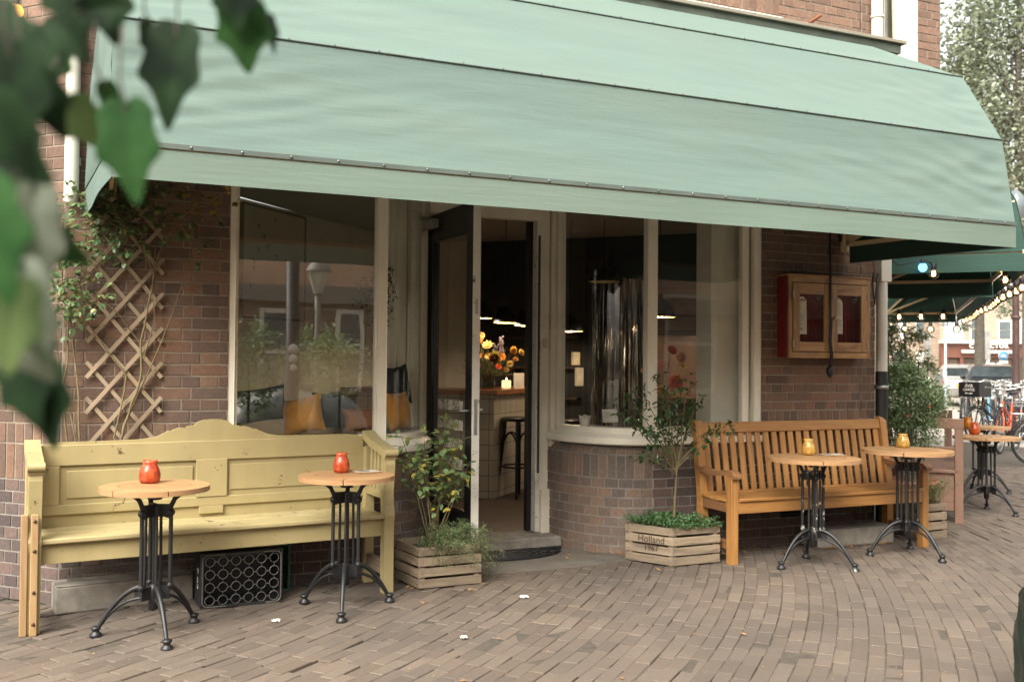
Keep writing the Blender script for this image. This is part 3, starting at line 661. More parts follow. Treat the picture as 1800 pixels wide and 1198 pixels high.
# ================================================================== yellow bench
yb0 = V((-.275, -.62, 0)); yang = radians(5.8)
yb = thing('settle_bench', 'long ochre yellow wooden settle with a carved scalloped back and chipped paint', 'bench', yb0, yang)
YW, YD = 2.0, .42
def ybx(x, y, dep):    # photo pixel on the plane at local depth -> local x, z
    n = V((-sin(yang), cos(yang), 0)); q = on(x, y, n, yb0+n*dep)-yb0; return (q.x*cos(yang)+q.y*sin(yang), q.z)
bk = YD-.03
half = [(.02, .80), (.02, .86), (.05, .915), (.09, .935), (.16, .943), (.50, .945), (.57, .946), (.62, .950), (.68, .961), (.72, .978), (.745, .992), (.762, .990), (.775, .999), (.80, 1.008), (.825, 1.009), (.838, 1.004), (.85, 1.014), (.875, 1.020), (.886, 1.015), (.90, 1.030), (.917, 1.043), (.95, 1.052), (1.0, 1.055)]
outl = half + [(2.0-x, z) for x, z in half[-2::-1]]
mb = MB(); mb.prism([(x, bk, z) for x, z in outl] + [(1.98, bk, .30), (.02, bk, .30)], (0, .028, 0)); bp = mb.build('backrest', M['yellow'], yb, False, .005)
mb = MB()  # raised rails and stiles around the two sunken panels
for a, b in (((.06, .815), (1.94, .93)), ((.06, .545), (1.94, .60)), ((.06, .60), (.17, .815)), ((.92, .60), (1.06, .815)), ((1.83, .60), (1.94, .815))): mb.box((a[0], bk-.016, a[1]), (b[0], bk, b[1]))
mb.build('back_rails', M['yellow'], yb, False, .004)
for x0, x1 in ((.17, .92), (1.06, 1.83)):
    mb = MB(); mb.box((x0+.035, bk-.008, .632), (x1-.035, bk, .785)); mb.build('back_panel', M['yellow'], yb, False, .006)
mb = MB(); mb.box((.90, bk-.022, .60), (1.08, bk-.015, .82)); mb.box((.92, bk-.018, .50), (1.06, bk, .545)); mb.build('back_stile', M['yellow'], yb, False, .003)
mb = MB(); mb.box((.05, .004, .452), (1.95, .20, .478)); mb.box((.05, .204, .453), (1.95, bk, .479)); mb.build('seat', M['yellowtop'], yb, False, .006)
mb = MB(); mb.box((.05, .035, .345), (1.95, .06, .448)); mb.build('apron', M['yellow'], yb, False, .003)
mb = MB(); mb.box((.05, bk-.06, .36), (1.95, bk-.03, .452)); mb.box((.06, .02, .448), (1.94, .35, .453)); mb.build('under_frame', M['yellow'], yb)
def armside(x0, x1, name):
    th = x1-x0
    mb = MB()   # front post with a swelling outline
    pr = [(-.0, 0), (-.0, .40), (-.012, .47), (.004, .53), (.012, .60), (-.002, .70), (-.01, .78), (.002, .85)]
    pts = [(x0, y, z) for y, z in pr] + [(x0, .062, .85), (x0, .062, .74), (x0, .075, .60), (x0, .062, .47), (x0, .062, 0)]
    mb.prism(pts, (th, 0, 0)); mb.build('front_post', M['yellow'], yb, False, .006)
    mb = MB()
    c = [(.0, .845), (.06, .868), (.14, .886), (.24, .902), (.33, .93), (bk, .955)]
    pts = [(x0-.008, y-.02, z+.012) for y, z in c] + [(x0-.008, y-.01, z-.035) for y, z in c[::-1]]; mb.prism(pts, (th+.016, 0, 0)); mb.tube([(x0-.01, -.012, .852), (x1+.01, -.012, .852)], .024, 14); mb.build('armrest', M['yellow'], yb, False, .005)
    mb = MB()
    for y in (.12, .18, .24, .30): mb.bar((x0+.03, y, .60), (x0+.03, y-.02, .88), .02, .03, UY)
    mb.box((x0+.01, .05, .565), (x1-.01, bk, .61)); mb.build('arm_spindles', M['yellow'], yb, False, .003)
    mb = MB(); mb.box((x0, bk-.06, 0), (x1, bk+.0, .86)); mb.build('rear_leg', M['yellow'], yb, False, .004)
    mb = MB(); mb.box((x0+.015, .06, .10), (x1-.015, bk-.06, .19)); mb.build('side_stretcher', M['crate'], yb, False, .004)
armside(0, .062, 'l'); armside(1.938, 2.0, 'r')
mb = MB(); mb.box((-.033, -.012, 0), (-.001, .025, .612)); mb.box((.012, -.026, 0), (.046, -.002, .614)); mb.build('repair_batten', M['rawwood'], yb, False, .003)
mb = MB()
for z in (.06, .22, .43, .58): mb.lathe([(.009, 0), (.007, .006), (0, .007)], 10, (.029, -.026, z), 0, -UY)
mb.build('bolt', plain('rusty_bolt', srgb(80, 56, 40), .6, .5), yb)

# ================================================================== teak bench
tb0 = V((4.135, -.515, 0))
tbn = thing('garden_bench', 'slatted teak garden bench with curved armrests under the menu cabinet', 'bench', tb0, 0)
TW, TD = 1.86, .425
for x in (0, TW-.062):
    MB().box((x, 0, 0), (x+.062, .062, .635)).build('front_leg', M['teak'], tbn, False, .005)
    mb = MB(); mb.prism([(x, TD-.06, 0), (x, TD-.0, 0), (x, TD-.0, .46), (x, TD+.075, .93), (x, TD+.082, .97), (x, TD+.06, .995), (x, TD+.03, .985), (x, TD+.015, .95), (x, TD-.06, .44)], (.062, 0, 0)); mb.build('rear_leg', M['teak'], tbn, False, .006)
    mb = MB(); c = [(-.035, .628), (.0, .652), (.06, .660), (.16, .648), (.26, .640), (.36, .650), (.44, .665)]
    mb.prism([(x-.004, y, z) for y, z in c] + [(x-.004, y, z-.036) for y, z in c[:0:-1]] + [(x-.004, -.03, .600)], (.07, 0, 0)); mb.build('armrest', M['teakdark'], tbn, False, .008, 3)
    MB().box((x+.015, .06, .10), (x+.05, TD-.06, .165)).build('side_stretcher', M['teakdark'], tbn, False, .004)
    MB().box((x+.012, .06, .36), (x+.05, TD-.06, .43)).build('seat_rail', M['teakdark'], tbn, False, .004)
mb = MB()
for k in range(5):
    y = -.012 + k*.086; z = .452 - .010*sin(pi*k/4); mb.obox((TW/2, y+.039, z+.0), (UX, UY, UZ), (TW/2-.062*(k == 0)-.002, .039, .011))
mb.build('seat', M['teak'], tbn, False, .004)
mb = MB(); mb.box((.062, .004, .355), (TW-.062, .034, .44)); mb.build('front_rail', M['teak'], tbn, False, .004)
mb = MB(); n = 22
for k in range(n):
    x = .062 + (TW-.124)*(k+.5)/n; mb.bar((x, TD-.035, .46), (x, TD+.04, .90), .047, .016, (0, -1, .16))
mb.build('back_slats', M['teak'], tbn, False, .003)
mb = MB(); mb.bar((.062, TD+.045, .93), (TW-.062, TD+.045, .93), .04, .08, (0, .16, 1)); mb.bar((.062, TD-.045, .44), (TW-.062, TD-.045, .44), .035, .05); mb.build('back_rail', M['teak'], tbn, False, .006)

# ================================================================== bistro tables
def bistro(label, cx, cy, h, r, rot, iron, topm, tilt=0, group='round bistro tables on cast iron stands', legr=.285):
    t = thing('bistro_table', label, 'table', (cx, cy, 0), rot, group)
    mb = MB(); w = r*2/7   # planked disc: boards cut to a circle inside a segmented rim
    ri = r*.66
    for k in range(-2, 3):
        y0, y1 = k*ri*2/5-ri/5+.0018, k*ri*2/5+ri/5-.0018
        f = lambda y: sqrt(max(ri*ri-y*y, 1e-6))
        pts = [(-f(y0), y0), (f(y0), y0)] + [(f(y0+(y1-y0)*q), y0+(y1-y0)*q) for q in (.25, .5, .75)] + [(f(y1), y1), (-f(y1), y1)] + [(-f(y1+(y0-y1)*q), y1+(y0-y1)*q) for q in (.25, .5, .75)]
        mb.prism([(x, y, h-.024) for x, y in pts], (0, 0, .0235))
    n = 6
    for k in range(n):
        a0, a1 = 2*pi*k/n+.008, 2*pi*(k+1)/n-.008; q = [a0+(a1-a0)*j/10 for j in range(11)]
        mb.prism([(r*cos(a), r*sin(a), h-.026) for a in q] + [(ri*1.014*cos(a), ri*1.014*sin(a), h-.026) for a in q[::-1]], (0, 0, .026))
    tp = mb.build('table_top', topm, t, False, .0035)
    mb = MB()   # pedestal: columns, head casting, hub
    for k in range(3):
        a = 2*pi*k/3 + pi/3; c, s = cos(a), sin(a); q = V((c, s, 0))
        mb.tube([q*.082+UZ*(h-.13), q*.082+UZ*.245], .0105, 10); mb.tube([q*-.042+UZ*(h-.10), q*-.046+UZ*.24], .008, 8)
        mb.tube([q*.06+UZ*(h-.16), q*.08+UZ*(h-.105), q*.10+UZ*(h-.065), q*.145+UZ*(h-.03)], [.012, .013, .012, .010], 8)
        mb.lathe([(.013, -.01), (.02, 0), (.02, .012), (.013, .022)], 10, q*.082+UZ*(h-.14)); mb.lathe([(.013, -.012), (.019, 0), (.013, .012)], 10, q*.082+UZ*.26)
        mb.obox(q*.04+UZ*(h-.125), (UZ, q, q.cross(UZ)), (.032, .04, .007)); mb.obox(q*.04+UZ*.225, (UZ, q, q.cross(UZ)), (.032, .042, .007))
    mb.tube([(0, 0, h-.09), (0, 0, .15)], .0095, 12); mb.lathe([(.005, .13), (.024, .14), (.026, .24), (.02, .262), (0, .272)], 14); mb.tube([(0, 0, h-.07), (0, 0, h-.027)], [.035, .05], 12); mb.box((-.15, -.02, h-.034), (.15, .02, h-.026)); mb.box((-.02, -.15, h-.0335), (.02, .15, h-.0265))
    mb.build('pedestal', iron, t)
    for k in range(3):
        a = 2*pi*k/3; q = V((cos(a), sin(a), 0)); mb = MB(); pts = []; rs = []; lo = []
        for j in range(11):
            u = j/10; x = .05+(legr-.05)*u; z = .255-.205*u**2.1-.03*u; pts.append(q*x+UZ*z); rs.append(.0145-.004*u)
            lo.append(q*(.05+(legr-.055)*u)+UZ*(.195-.155*u**2.4-.012*u))
        mb.tube(pts, rs, 8); mb.tube(lo[:10], [.0085]*10, 6)
        for j in range(0, 10): mb.add([pts[j]+q.cross(UZ)*.003, pts[j+1]+q.cross(UZ)*.003, lo[j+1]+q.cross(UZ)*.003, lo[j]+q.cross(UZ)*.003], [(0, 1, 2, 3)]) if j < 2 or j > 7 else None
        lg = mb.build('leg', M['iron'], t)
        mb = MB(); mb.lathe([(.027, 0), (.031, .008), (.028, .018), (.018, .026), (.016, .034), (.024, .042), (.024, .05), (.014, .056), (0, .058)], 14, q*(legr-.002)); mb.build('foot', iron, lg)
    if tilt: t.rotation_euler = (tilt, 0, rot)
    return t
bistro('round table with black iron stand before the left end of the yellow bench', .315, -.865, .765, .268, radians(160), M['iron'], M['top'])
bistro('round table with red jar and card at the right end of the yellow bench', 1.352, -.69, .76, .272, radians(12), M['iron'], M['top'])
bistro('round table whose black stand flakes white paint, carrying a yellow jar and a card', 4.675, -.735, .76, .318, radians(180), M['ironchip'], M['top'])
bistro('round table with a yellow candle jar standing before the right armrest of the teak bench', 5.58, -.70, .785, .322, radians(160), M['iron'], M['topdull'])
bistro('round table with an orange candle jar next to the brown side street bench', 7.93, .60, .735, .30, radians(40), M['iron'], M['topdull'])
bistro('round table half hidden behind the orange jar table in the side street', 9.2, 1.75, .735, .30, radians(60), M['iron'], M['topdull'])

# candle jars
def jarmat(name, a, b, glow):
    t = NT(name); oc = t.n('ShaderNodeTexCoord').outputs['Object']
    c = t.ramp(t.math('ADD', t.noise(oc, 30, 3), -.0), [(.35, a), (.62, b)])
    p = t.pbr(c, .12, 0, t.bump(t.noise(oc, 42, 2), .5, .006), Coat_Weight=.4)
    tl = t.n('ShaderNodeBsdfTranslucent'); tl.inputs[0].default_value = b
    tr = t.n('ShaderNodeBsdfTransparent'); tr.inputs[0].default_value = b
    m1 = t.n('ShaderNodeMixShader', i_0=.35); t.l(p.outputs[0], m1.inputs[1]); t.l(tl.outputs[0], m1.inputs[2])
    m2 = t.n('ShaderNodeMixShader', i_0=.12); t.l(m1.outputs[0], m2.inputs[1]); t.l(tr.outputs[0], m2.inputs[2]); return t.fin(m2)
jm = {'red': jarmat('red_glass', srgb(160, 48, 28), srgb(218, 108, 62), 1), 'orange': jarmat('orange_glass', srgb(180, 70, 32), srgb(214, 112, 58), 1), 'yellow': jarmat('yellow_glass', srgb(186, 140, 56), srgb(224, 190, 104), 1), 'amber': jarmat('amber_glass', srgb(196, 120, 30), srgb(230, 160, 60), 1)}
def jar(label, p, h, r, col):
    t = thing('candle_jar', label, 'candle jar', p, 0, 'coloured glass candle jars')
    mb = MB(); mb.lathe([(r*.55, 0), (r*.86, .004), (r*.98, h*.18), (r, h*.38), (r*.88, h*.62), (r*.68, h*.80), (r*.64, h*.88), (r*.72, h), (r*.68, h), (r*.60, h*.88), (r*.84, h*.6), (r*.93, h*.36), (r*.8, .02)], 26); mb.build('glass', jm[col], t)
    mb = MB(); mb.lathe([(r*.78, .012), (r*.86, h*.3), (r*.84, h*.5), (0, h*.5)], 18); w = mb.build('wax', plain('wax_'+col, {'red': srgb(226, 90, 60), 'orange': srgb(236, 130, 60), 'yellow': srgb(242, 216, 140), 'amber': srgb(230, 180, 90)}[col], .5), t)
    mb = MB(); mb.tube([(0, 0, h*.5), (.002, 0, h*.56)], .0015, 5); mb.build('wick', M['ink'], t)
    return t
def tabpt(px, py, z): return gz(px, py, z)
jar('red candle jar on the round table before the left end of the yellow bench', tabpt(263, 848, .765), .117, .054, 'red')
jar('red candle jar beside the card on the second table in front of the yellow bench', tabpt(600, 830, .76), .115, .048, 'red')
jar('yellow candle jar on the table with the flaking stand', tabpt(1421, 799, .76), .115, .049, 'yellow')
jar('yellow candle jar on the table by the right arm of the teak bench', tabpt(1587, 786, .785), .105, .049, 'yellow')
jar('orange candle jar on the round table beside the brown side street bench', tabpt(1713, 763, .735), .12, .052, 'orange')
jar('amber candle jar on the hindmost table of the side street', tabpt(1701, 752, .735), .12, .048, 'amber')
def card(label, p, rz, z, w=.15, d=.105):
    t = thing('menu_card', label, 'card', p, rz)
    mb = MB(); mb.box((-w/2, -d/2, 0), (w/2, d/2, .004)); mb.build('wooden_backing', M['top'], t, False, .001)
    mb = MB(); mb.box((-w/2+.008, -d/2+.008, .0045), (w/2-.008, d/2-.008, .0055)); s = mb.build('sheet', M['paper'], t)
    mb = MB(); rn = random.Random(3)
    for k in range(6): mb.box((-w/2+.02, -d/2+.018+k*.013, .0058), (-w/2+.02+rn.uniform(.04, .09), -d/2+.022+k*.013, .0062))
    mb.build('print', plain('grey_print', srgb(96, 96, 92), .8), t)
card('small printed card on a wooden clip beside the red jar on the second table', tabpt(645, 829, .762), radians(8), 0)
card('pale printed card beside the yellow jar on the table with the flaking stand', tabpt(1462, 799, .762), radians(-12), 0, .17, .11)
# ================================================================== wooden crates and plants
def crate(label, corner, d1, l1, d2, l2, h, nsl=4, text=None):
    """corner: ground corner nearest the viewer; d1/d2 unit directions of its two visible sides"""
    t = thing('wooden_crate', label, 'crate', corner); c = V(corner); d1, d2 = V(d1).normalized(), V(d2).normalized(); sh = h/nsl; rn = random.Random(int(corner[0]*100))
    for (o, d, l, nn) in ((c, d1, l1, d2), (c, d2, l2, d1), (c+d2*l2, d1, l1, -d2), (c+d1*l1, d2, l2, -d1)):
        mb = MB(); ax = d.cross(UZ)
        for k in range(nsl):
            z = k*sh+sh/2+.006; g = rn.uniform(-.002, .002); top = sh*(.46 if k < nsl-1 else .45)-.001
            mb.obox(o+d*(l/2)+nn*(.006+g)+UZ*z+UZ*rn.uniform(-.003, .003), (d, (UZ+d*rn.uniform(-.006, .006)).normalized(), nn), (l/2, top-.003, .006))
        s = mb.build('slat_side', M['crate'], t, True, .002)
    mb = MB()
    for i in (0, 1):
        for j in (0, 1):
            p = c + d1*(l1*i + (.028 if i == 0 else -.028)) + d2*(l2*j + (.028 if j == 0 else -.028)); mb.obox(p+UZ*(h/2), (UZ, d1, d2), (h/2-.004, .016, .016))
    mb.build('corner_posts', M['crate'], t, True)
    m = c+d1*(l1/2)+d2*(l2/2); mb = MB(); mb.grid(lambda u, v: c+d1*(l1*(.03+.94*u))+d2*(l2*(.03+.94*v))+UZ*(h-.04+.012*noise.noise(V((u*4, v*4, l1)))), 10, 10); mb.build('soil', M['soil'], t, True)
    mb = MB()
    for d, l, nn in ((d1, l1, d2), (d2, l2, d1)):
        for k in range(nsl):
            for e in (.028, l-.028): mb.ball(c+d*e-nn*.001+UZ*(k*sh+sh/2), .0035, 6)
    mb.build('nail', plain('rusty_nail', srgb(70, 54, 44), .8), t, True)
    if text:
        for tx, z, sz in text:
            tb = text_mb(tx, sz, c+d1*(l1*.44)-d2*.0035+UZ*z, -d1, UZ, .0006); tb.build('stamp', plain('burnt_stamp', srgb(58, 42, 32), .9), t, True)
    return m
E3 = lambda a: V((cos(radians(a)), sin(radians(a)), 0))
c1 = V((1.876, -.425, 0)); m1 = crate('weathered crate planter with an oval leaved shrub, between the yellow bench and the door', c1, E3(98), .36, E3(2), .42, .262)
c2 = V((3.705, -.433, 0)); m2 = crate('weathered crate planter with stamped lettering in front of the curved brick bay', c2, E3(119), .375, E3(1), .40, .275, 4, (('Holland', .178, .068), ('1967', .118, .06)))
c3 = V((6.12, -.31, 0)); m3 = crate('weathered crate planter behind the right end of the teak bench', c3, E3(80), .34, E3(2), .30, .30)

ML = {'shrub': leafmat('oval_shrub_leaf', srgb(78, 104, 62), srgb(126, 148, 96), srgb(180, 162, 74), .5, .3),
      'thyme': leafmat('tiny_grey_green_leaf', srgb(66, 88, 58), srgb(112, 132, 92), srgb(128, 96, 66), .6, .25, None, .93),
      'camellia': leafmat('dark_glossy_leaf', srgb(26, 48, 30), srgb(58, 84, 50), None, .25, .2),
      'cover': leafmat('ground_cover_leaf', srgb(38, 66, 40), srgb(88, 118, 76), None, .45, .25),
      'rose': leafmat('climber_leaf', srgb(54, 78, 50), srgb(106, 126, 84), srgb(150, 140, 84), .3, .25, None, .9),
      'bush': leafmat('bush_leaf', srgb(84, 104, 74), srgb(150, 168, 132), None, .5, .3),
      'tree': leafmat('street_tree_leaf', srgb(100, 110, 92), srgb(146, 154, 132), srgb(168, 174, 156), .6, .3, None, .8, .08),
      'near': leafmat('big_lobed_leaf', srgb(22, 48, 22), srgb(56, 98, 44), srgb(76, 116, 54), .5, .3)}
ML['stem'] = plain('green_brown_stem', srgb(104, 92, 62), .8, var=.3, ns=20)
ML['bark'] = plain('grey_bark', srgb(84, 78, 68), .9, var=.35, ns=14, bump=.6, bs=40)
def spline(a, b, bend, n=8, jit=.0):
    a, b = V(a), V(b); m = (a+b)/2+V(bend); return [a*(1-t)**2+m*2*t*(1-t)+b*t*t+V((U_(-jit, jit), U_(-jit, jit), U_(-jit, jit)))*(0 < k < n) for k, t in ((k, k/n) for k in range(n+1))]
# shrub with oval leaves
random.seed(21)
t = thing('potted_shrub', 'young shrub with round pale green and yellowing leaves in the crate by the door', 'shrub', m1+UZ*.23)
st = MB(); lf = MB(); base = m1 + V((-.02, 0, .225))
tips = [fy(*q) for q in ((786, 742, -.25), (745, 765, -.3), (716, 800, -.25), (806, 780, -.2), (825, 815, -.25), (770, 775, -.12), (735, 815, -.35), (800, 830, -.3), (705, 765, -.2), (790, 800, -.15))]
for i, e in enumerate(tips):
    p = spline(base+V((U_(-.05, .05), U_(-.05, .05), 0)), e, (U_(-.04, .04), U_(-.04, .04), .08), 9, .004); st.tube(p, [.0055-.004*k/9 for k in range(10)], 6)
    for k in range(4, 10):
        for q in range(5 if k > 5 else 2):
            d = V((U_(-1, 1), U_(-1, .8), U_(-.5, .7))).normalized(); pp = p[k]+V((U_(-.01, .01),)*3); tw = pp+d*U_(.015, .06); st.tube([pp, tw], .0014, 4, cap=False)
            for s_ in range(2): dd_ = (d+V((U_(-.8, .8), U_(-.8, .8), U_(-.5, .2)))).normalized(); lf.leaf(tw, dd_, V((U_(-.4, .4), U_(-.5, .1), 1)), U_(.034, .056), U_(.022, .034), 0, .12, .2)
e = fy(800, 873, -.42)
for k in range(5): lf.leaf(e, V((cos(k*1.3), -.3, sin(k*1.3))), UZ, .045, .03)
st.tube(spline(base, e, (0, 0, -.02)), .003, 5)
st.build('stems', ML['stem'], t, True); lf.build('leaves', ML['shrub'], t, True)
# creeping thyme spilling over
t = thing('trailing_herb', 'grey green trailing herb spilling over the front of the crate by the door', 'plant', m1+V((.12, -.08, .23)))
st = MB(); lf = MB()
for i in range(210):
    a = U_(-2.6, .9); s0 = m1+V((U_(-.10, .22), U_(-.20, .12), .235)); out = V((cos(a), sin(a), 0)); reach = U_(.05, .24); dr = U_(-.02, .18) if out.y < .2 else 0
    e = s0+out*reach+UZ*(U_(.03, .10)-dr)
    if U_(0, 1) < .25: e = s0 + V((U_(-.06, .1), U_(-.05, .05), U_(.06, .16)))
    e.z = max(e.z, .03); p = spline(s0, e, (0, 0, .09), 6, .004); st.tube(p, .0011, 3, cap=False)
    for k in range(1, 7):
        for q in range(7): lf.leaf(p[k]+V((U_(-.014, .014), U_(-.014, .014), U_(-.014, .014))), V((U_(-1, 1), U_(-1, 1), U_(-.4, 1))), V((U_(-1, 1), U_(-1, 1), 1)), U_(.007, .014), U_(.004, .0075), 0, .1, .1)
for i in range(22):   # stray sprigs hanging towards the door mat
    s0 = m1+V((.2, U_(-.2, .05), .22)); e = s0+V((U_(.06, .2), U_(-.12, .05), -U_(.02, .2))); p = spline(s0, e, (.03, 0, .06), 6, .004); st.tube(p, .001, 3, cap=False)
    for k in range(1, 7):
        for q in range(4): lf.leaf(p[k]+V((U_(-.01, .01),)*3), V((U_(-1, 1), U_(-1, 1), U_(-.6, .6))), UZ, U_(.008, .014), .006)
st.build('stems', ML['stem'], t, True); lf.build('leaves', ML['thyme'], t, True)
# camellia tree
random.seed(8)
t = thing('potted_tree', 'slender dark leaved tree growing from the stamped crate before the curved bay', 'tree', m2+UZ*.24)
b = m2+V((.0, .0, .235)); st = MB(); lf = MB(); top = fy(1190, 815, m2.y); st.tube(spline(b, top, (.005, 0, 0), 8, .002), [.011, .0105, .010, .0095, .009, .009, .0085, .008, .008], 8)
ends = [fy(*q) for q in ((1075, 715, -.32), (1098, 690, -.2), (1120, 800, -.4), (1110, 730, -.35), (1160, 660, -.15), (1130, 690, -.3), (1175, 700, -.35), (1205, 665, -.2), (1230, 700, -.25), (1288, 742, -.38), (1255, 752, -.3), (1215, 720, -.1), (1140, 755, -.4), (1190, 690, -.05), (1165, 735, -.15))]
for i, e in enumerate(ends):
    s0 = b.lerp(top, U_(.82, 1)); p = spline(s0, e, (U_(-.03, .03), U_(-.03, .03), U_(0, .06)), 10, .005); st.tube(p, [.0055-.004*k/10 for k in range(11)], 6)
    for k in range(4, 11):
        for q in range(3 if k < 8 else 5):
            d = V((U_(-1, 1), U_(-1, 1), U_(-.6, .8))).normalized(); tw = p[k]+d*U_(.005, .05)
            for s_ in range(2): lf.leaf(tw, (d+V((U_(-.7, .7), U_(-.7, .7), U_(-.8, .2)))).normalized(), V((U_(-.5, .5), U_(-.5, .3), 1)), U_(.032, .055), U_(.014, .023), 0, .25, .25)
st.build('trunk', ML['stem'], t, True); lf.build('crown', ML['camellia'], t, True)
t = thing('ground_cover_plant', 'dense low green plant filling the top of the stamped crate', 'plant', m2+UZ*.24); lf = MB()
for i in range(4200):
    u, v = U_(-.08, 1.05), U_(-.02, 1); p = c2+E3(119)*(.375*u)+E3(1)*(.40*v); hh = .055+.045*noise.noise(V((p.x*9, p.y*9, 1)))+.02
    if u < 0: hh *= .6
    lf.leaf(p+UZ*(.25+hh*sqrt(U_(.05, 1))), V((U_(-1, 1), U_(-1, 1), U_(.0, 1.2))), V((U_(-1, 1), U_(-1, 1), 1)), U_(.012, .022), U_(.008, .013), 0, .15, .1)
lf.build('leaves', ML['cover'], t, True)
t = thing('wispy_plant', 'wispy upright plant in the crate behind the teak bench', 'plant', m3+UZ*.27); lf = MB(); st = MB()
for i in range(46):
    s0 = m3+V((U_(-.12, .14), U_(-.14, .12), .26)); e = s0+V((U_(-.18, .2), U_(-.15, .1), U_(.06, .27))); p = spline(s0, e, (0, 0, .06), 6, .005); st.tube(p, .0016, 4, cap=False)
    for k in range(2, 7):
        for q in range(5): lf.leaf(p[k]+V((U_(-.01, .01),)*3), V((U_(-1, 1), U_(-1, 1), U_(-.1, 1))), UZ, U_(.015, .032), U_(.005, .009))
st.build('stems', ML['stem'], t, True); lf.build('leaves', ML['thyme'], t, True)

# ================================================================== things under and beside the benches
t = thing('bottle_crate', 'black plastic bottle crate standing on its side under the yellow bench', 'crate', (.82, -.41, 0), radians(1.6))
mb = MB(); W, H, Dp = .462, .315, .26
mb.box((-W/2, 0, 0), (W/2, Dp, .012)); mb.box((-W/2, 0, H-.012), (W/2, Dp, H)); mb.box((-W/2, 0, .012), (-W/2+.012, Dp, H-.012)); mb.box((W/2-.012, 0, .012), (W/2, Dp, H-.012)); mb.box((-W/2+.012, Dp-.006, .012), (W/2-.012, Dp, H-.012)); mb.build('shell', M['plastblack'], t, False, .006)
gm = plain('grey_black_plastic', srgb(84, 82, 78), .4); mb = MB()
for i in range(6):
    for j in range(4):
        c = V((-W/2+.052+i*.0718, .0, .047+j*.0725)); pts = [c+V((.026*cos(a), 0, .026*sin(a))) for a in [2*pi*k/20 for k in range(21)]]; mb.tube(pts, .0028, 5, cap=False)
        if i < 5: mb.bar(c+UX*.027, c+UX*.045, .005, .005)
        if j < 3: mb.bar(c+UZ*.027, c+UZ*.046, .003, .003, UX)
mb.build('bottle_grid', gm, t)
mb = MB(); rr = .03; w2, h2_ = W/2-.012, H/2-.012; pts = []
for cx_, cz_, a0 in ((w2-rr, h2_-rr, 0), (-w2+rr, h2_-rr, 90), (-w2+rr, -h2_+rr, 180), (w2-rr, -h2_+rr, 270)): pts += [V((cx_+rr*cos(radians(a0+k*18)), -.003, H/2+cz_+rr*sin(radians(a0+k*18)))) for k in range(6)]
mb.tube(pts+[pts[0]], .005, 6); mb.build('rim', gm, t)
MB().box((-.1, -.012, H-.02), (.12, .01, H-.004)).build('handle', M['plastblack'], t, False, .003); MB().box((-.09, -.012, .004), (.13, .01, .02)).build('handle', M['plastblack'], t, False, .003)
mb = MB(); tb = text_mb('O', .05, (-W/2-.001, .10, .2), -UY, UZ); tb.build('crate_print', M['chalk'], t)
tb = text_mb('CO', .05, (-W/2-.001, .11, .13), UZ, UY); tb.build('crate_print', M['chalk'], t)
t = thing('bowl', 'small cream bowl upside down on the black bottle crate', 'bowl', (.98, -.25, .316)); MB().lathe([(.085, 0), (.088, .006), (.07, .035), (.035, .05), (.035, .056), (0, .056)], 24).build('shell', plain('cream_ceramic', srgb(206, 190, 160), .3), t)
t = thing('bottle_crate', 'green plastic crate showing as a narrow strip behind the black bottle crate', 'crate', (.945, -.13, 0)); mb = MB()
gcol = plain('bottle_green_plastic', srgb(38, 92, 74), .4)
for a, b in (((-.2, 0, 0), (.2, .2, .012)), ((.185, 0, .012), (.2, .2, .29)), ((-.2, 0, .012), (-.185, .2, .29)), ((-.2, 0, .275), (.2, .014, .29)), ((-.2, .186, .012), (.2, .2, .29))): mb.box(a, b)
mb.build('shell', gcol, t, False, .004)
def slab(label, p, rz, s, cat='block'):
    t = thing('kerb_stone', label, cat, p, rz); mb = MB(); mb.grid(lambda u, v: V(((u-.5)*s[0]*.99, (v-.5)*s[1]*.99, s[2]-.002+.003*noise.noise(V((u*8, v*5, s[0]))))), 14, 5); mb.box((-s[0]/2, -s[1]/2, 0), (s[0]/2, s[1]/2, s[2]-.004)); mb.build('block', M['concrete'], t, False, .012, 3); return t
slab('worn concrete kerb stone under the left half of the yellow bench, carrying wire mesh', (.20, -.10, 0), radians(7), (.74, .20, .155))
slab('concrete kerb stone on the paving behind the right teak bench legs', (5.53, -.14, 0), radians(-1), (.76, .20, .14))
t = thing('wire_mesh', 'rusty wire mesh draped over the kerb stone under the yellow bench', 'mesh', (.2, -.06, .16)); mb = MB()
def mesh_pt(u, v): x = -.10+.72*u; return V((x, -.19+.22*min(v*1.6, 1)+.01*noise.noise(V((u*6, v*4, 1))), .166+.012*noise.noise(V((u*7, v*3, 5)))+max(0, v-.55)*.42+.02*sin(u*9)*max(0, v-.5)))
for i in range(46): mb.tube([mesh_pt(i/45, k/10) for k in range(11)], .0011, 3, cap=False)
for j in range(22): mb.tube([mesh_pt(k/20, j/21) for k in range(21)], .0011, 3, cap=False)
mb.build('wires', plain('rusty_wire', srgb(120, 112, 100), .5, .5), t, True)
t = thing('door_mat', 'half round black rubber door mat on the step apron', 'mat', (2.80, .34, .012)); mb = MB()
for r in (.10, .16, .22, .28, .34):
    for s_ in (1,): mb.tube([(r*cos(a)*1.25, r*sin(a)*.8-.0+.08, .01) for a in [-pi+pi*k/24 for k in range(25)]], .011, 6)
for k in range(9): a = -pi+pi*k/8; mb.tube([(0, .08, .008), (.36*cos(a)*1.25, .36*sin(a)*.8+.08, .008)], .008, 6)
mb.prism([(.36*1.25*cos(a), .36*.8*sin(a)+.085, 0) for a in [-pi+pi*k/24 for k in range(25)]], (0, 0, .006)); mb.tube([(-.47, .08, .01), (.47, .08, .01)], .014, 6); mb.build('mat', M['cable'], t)

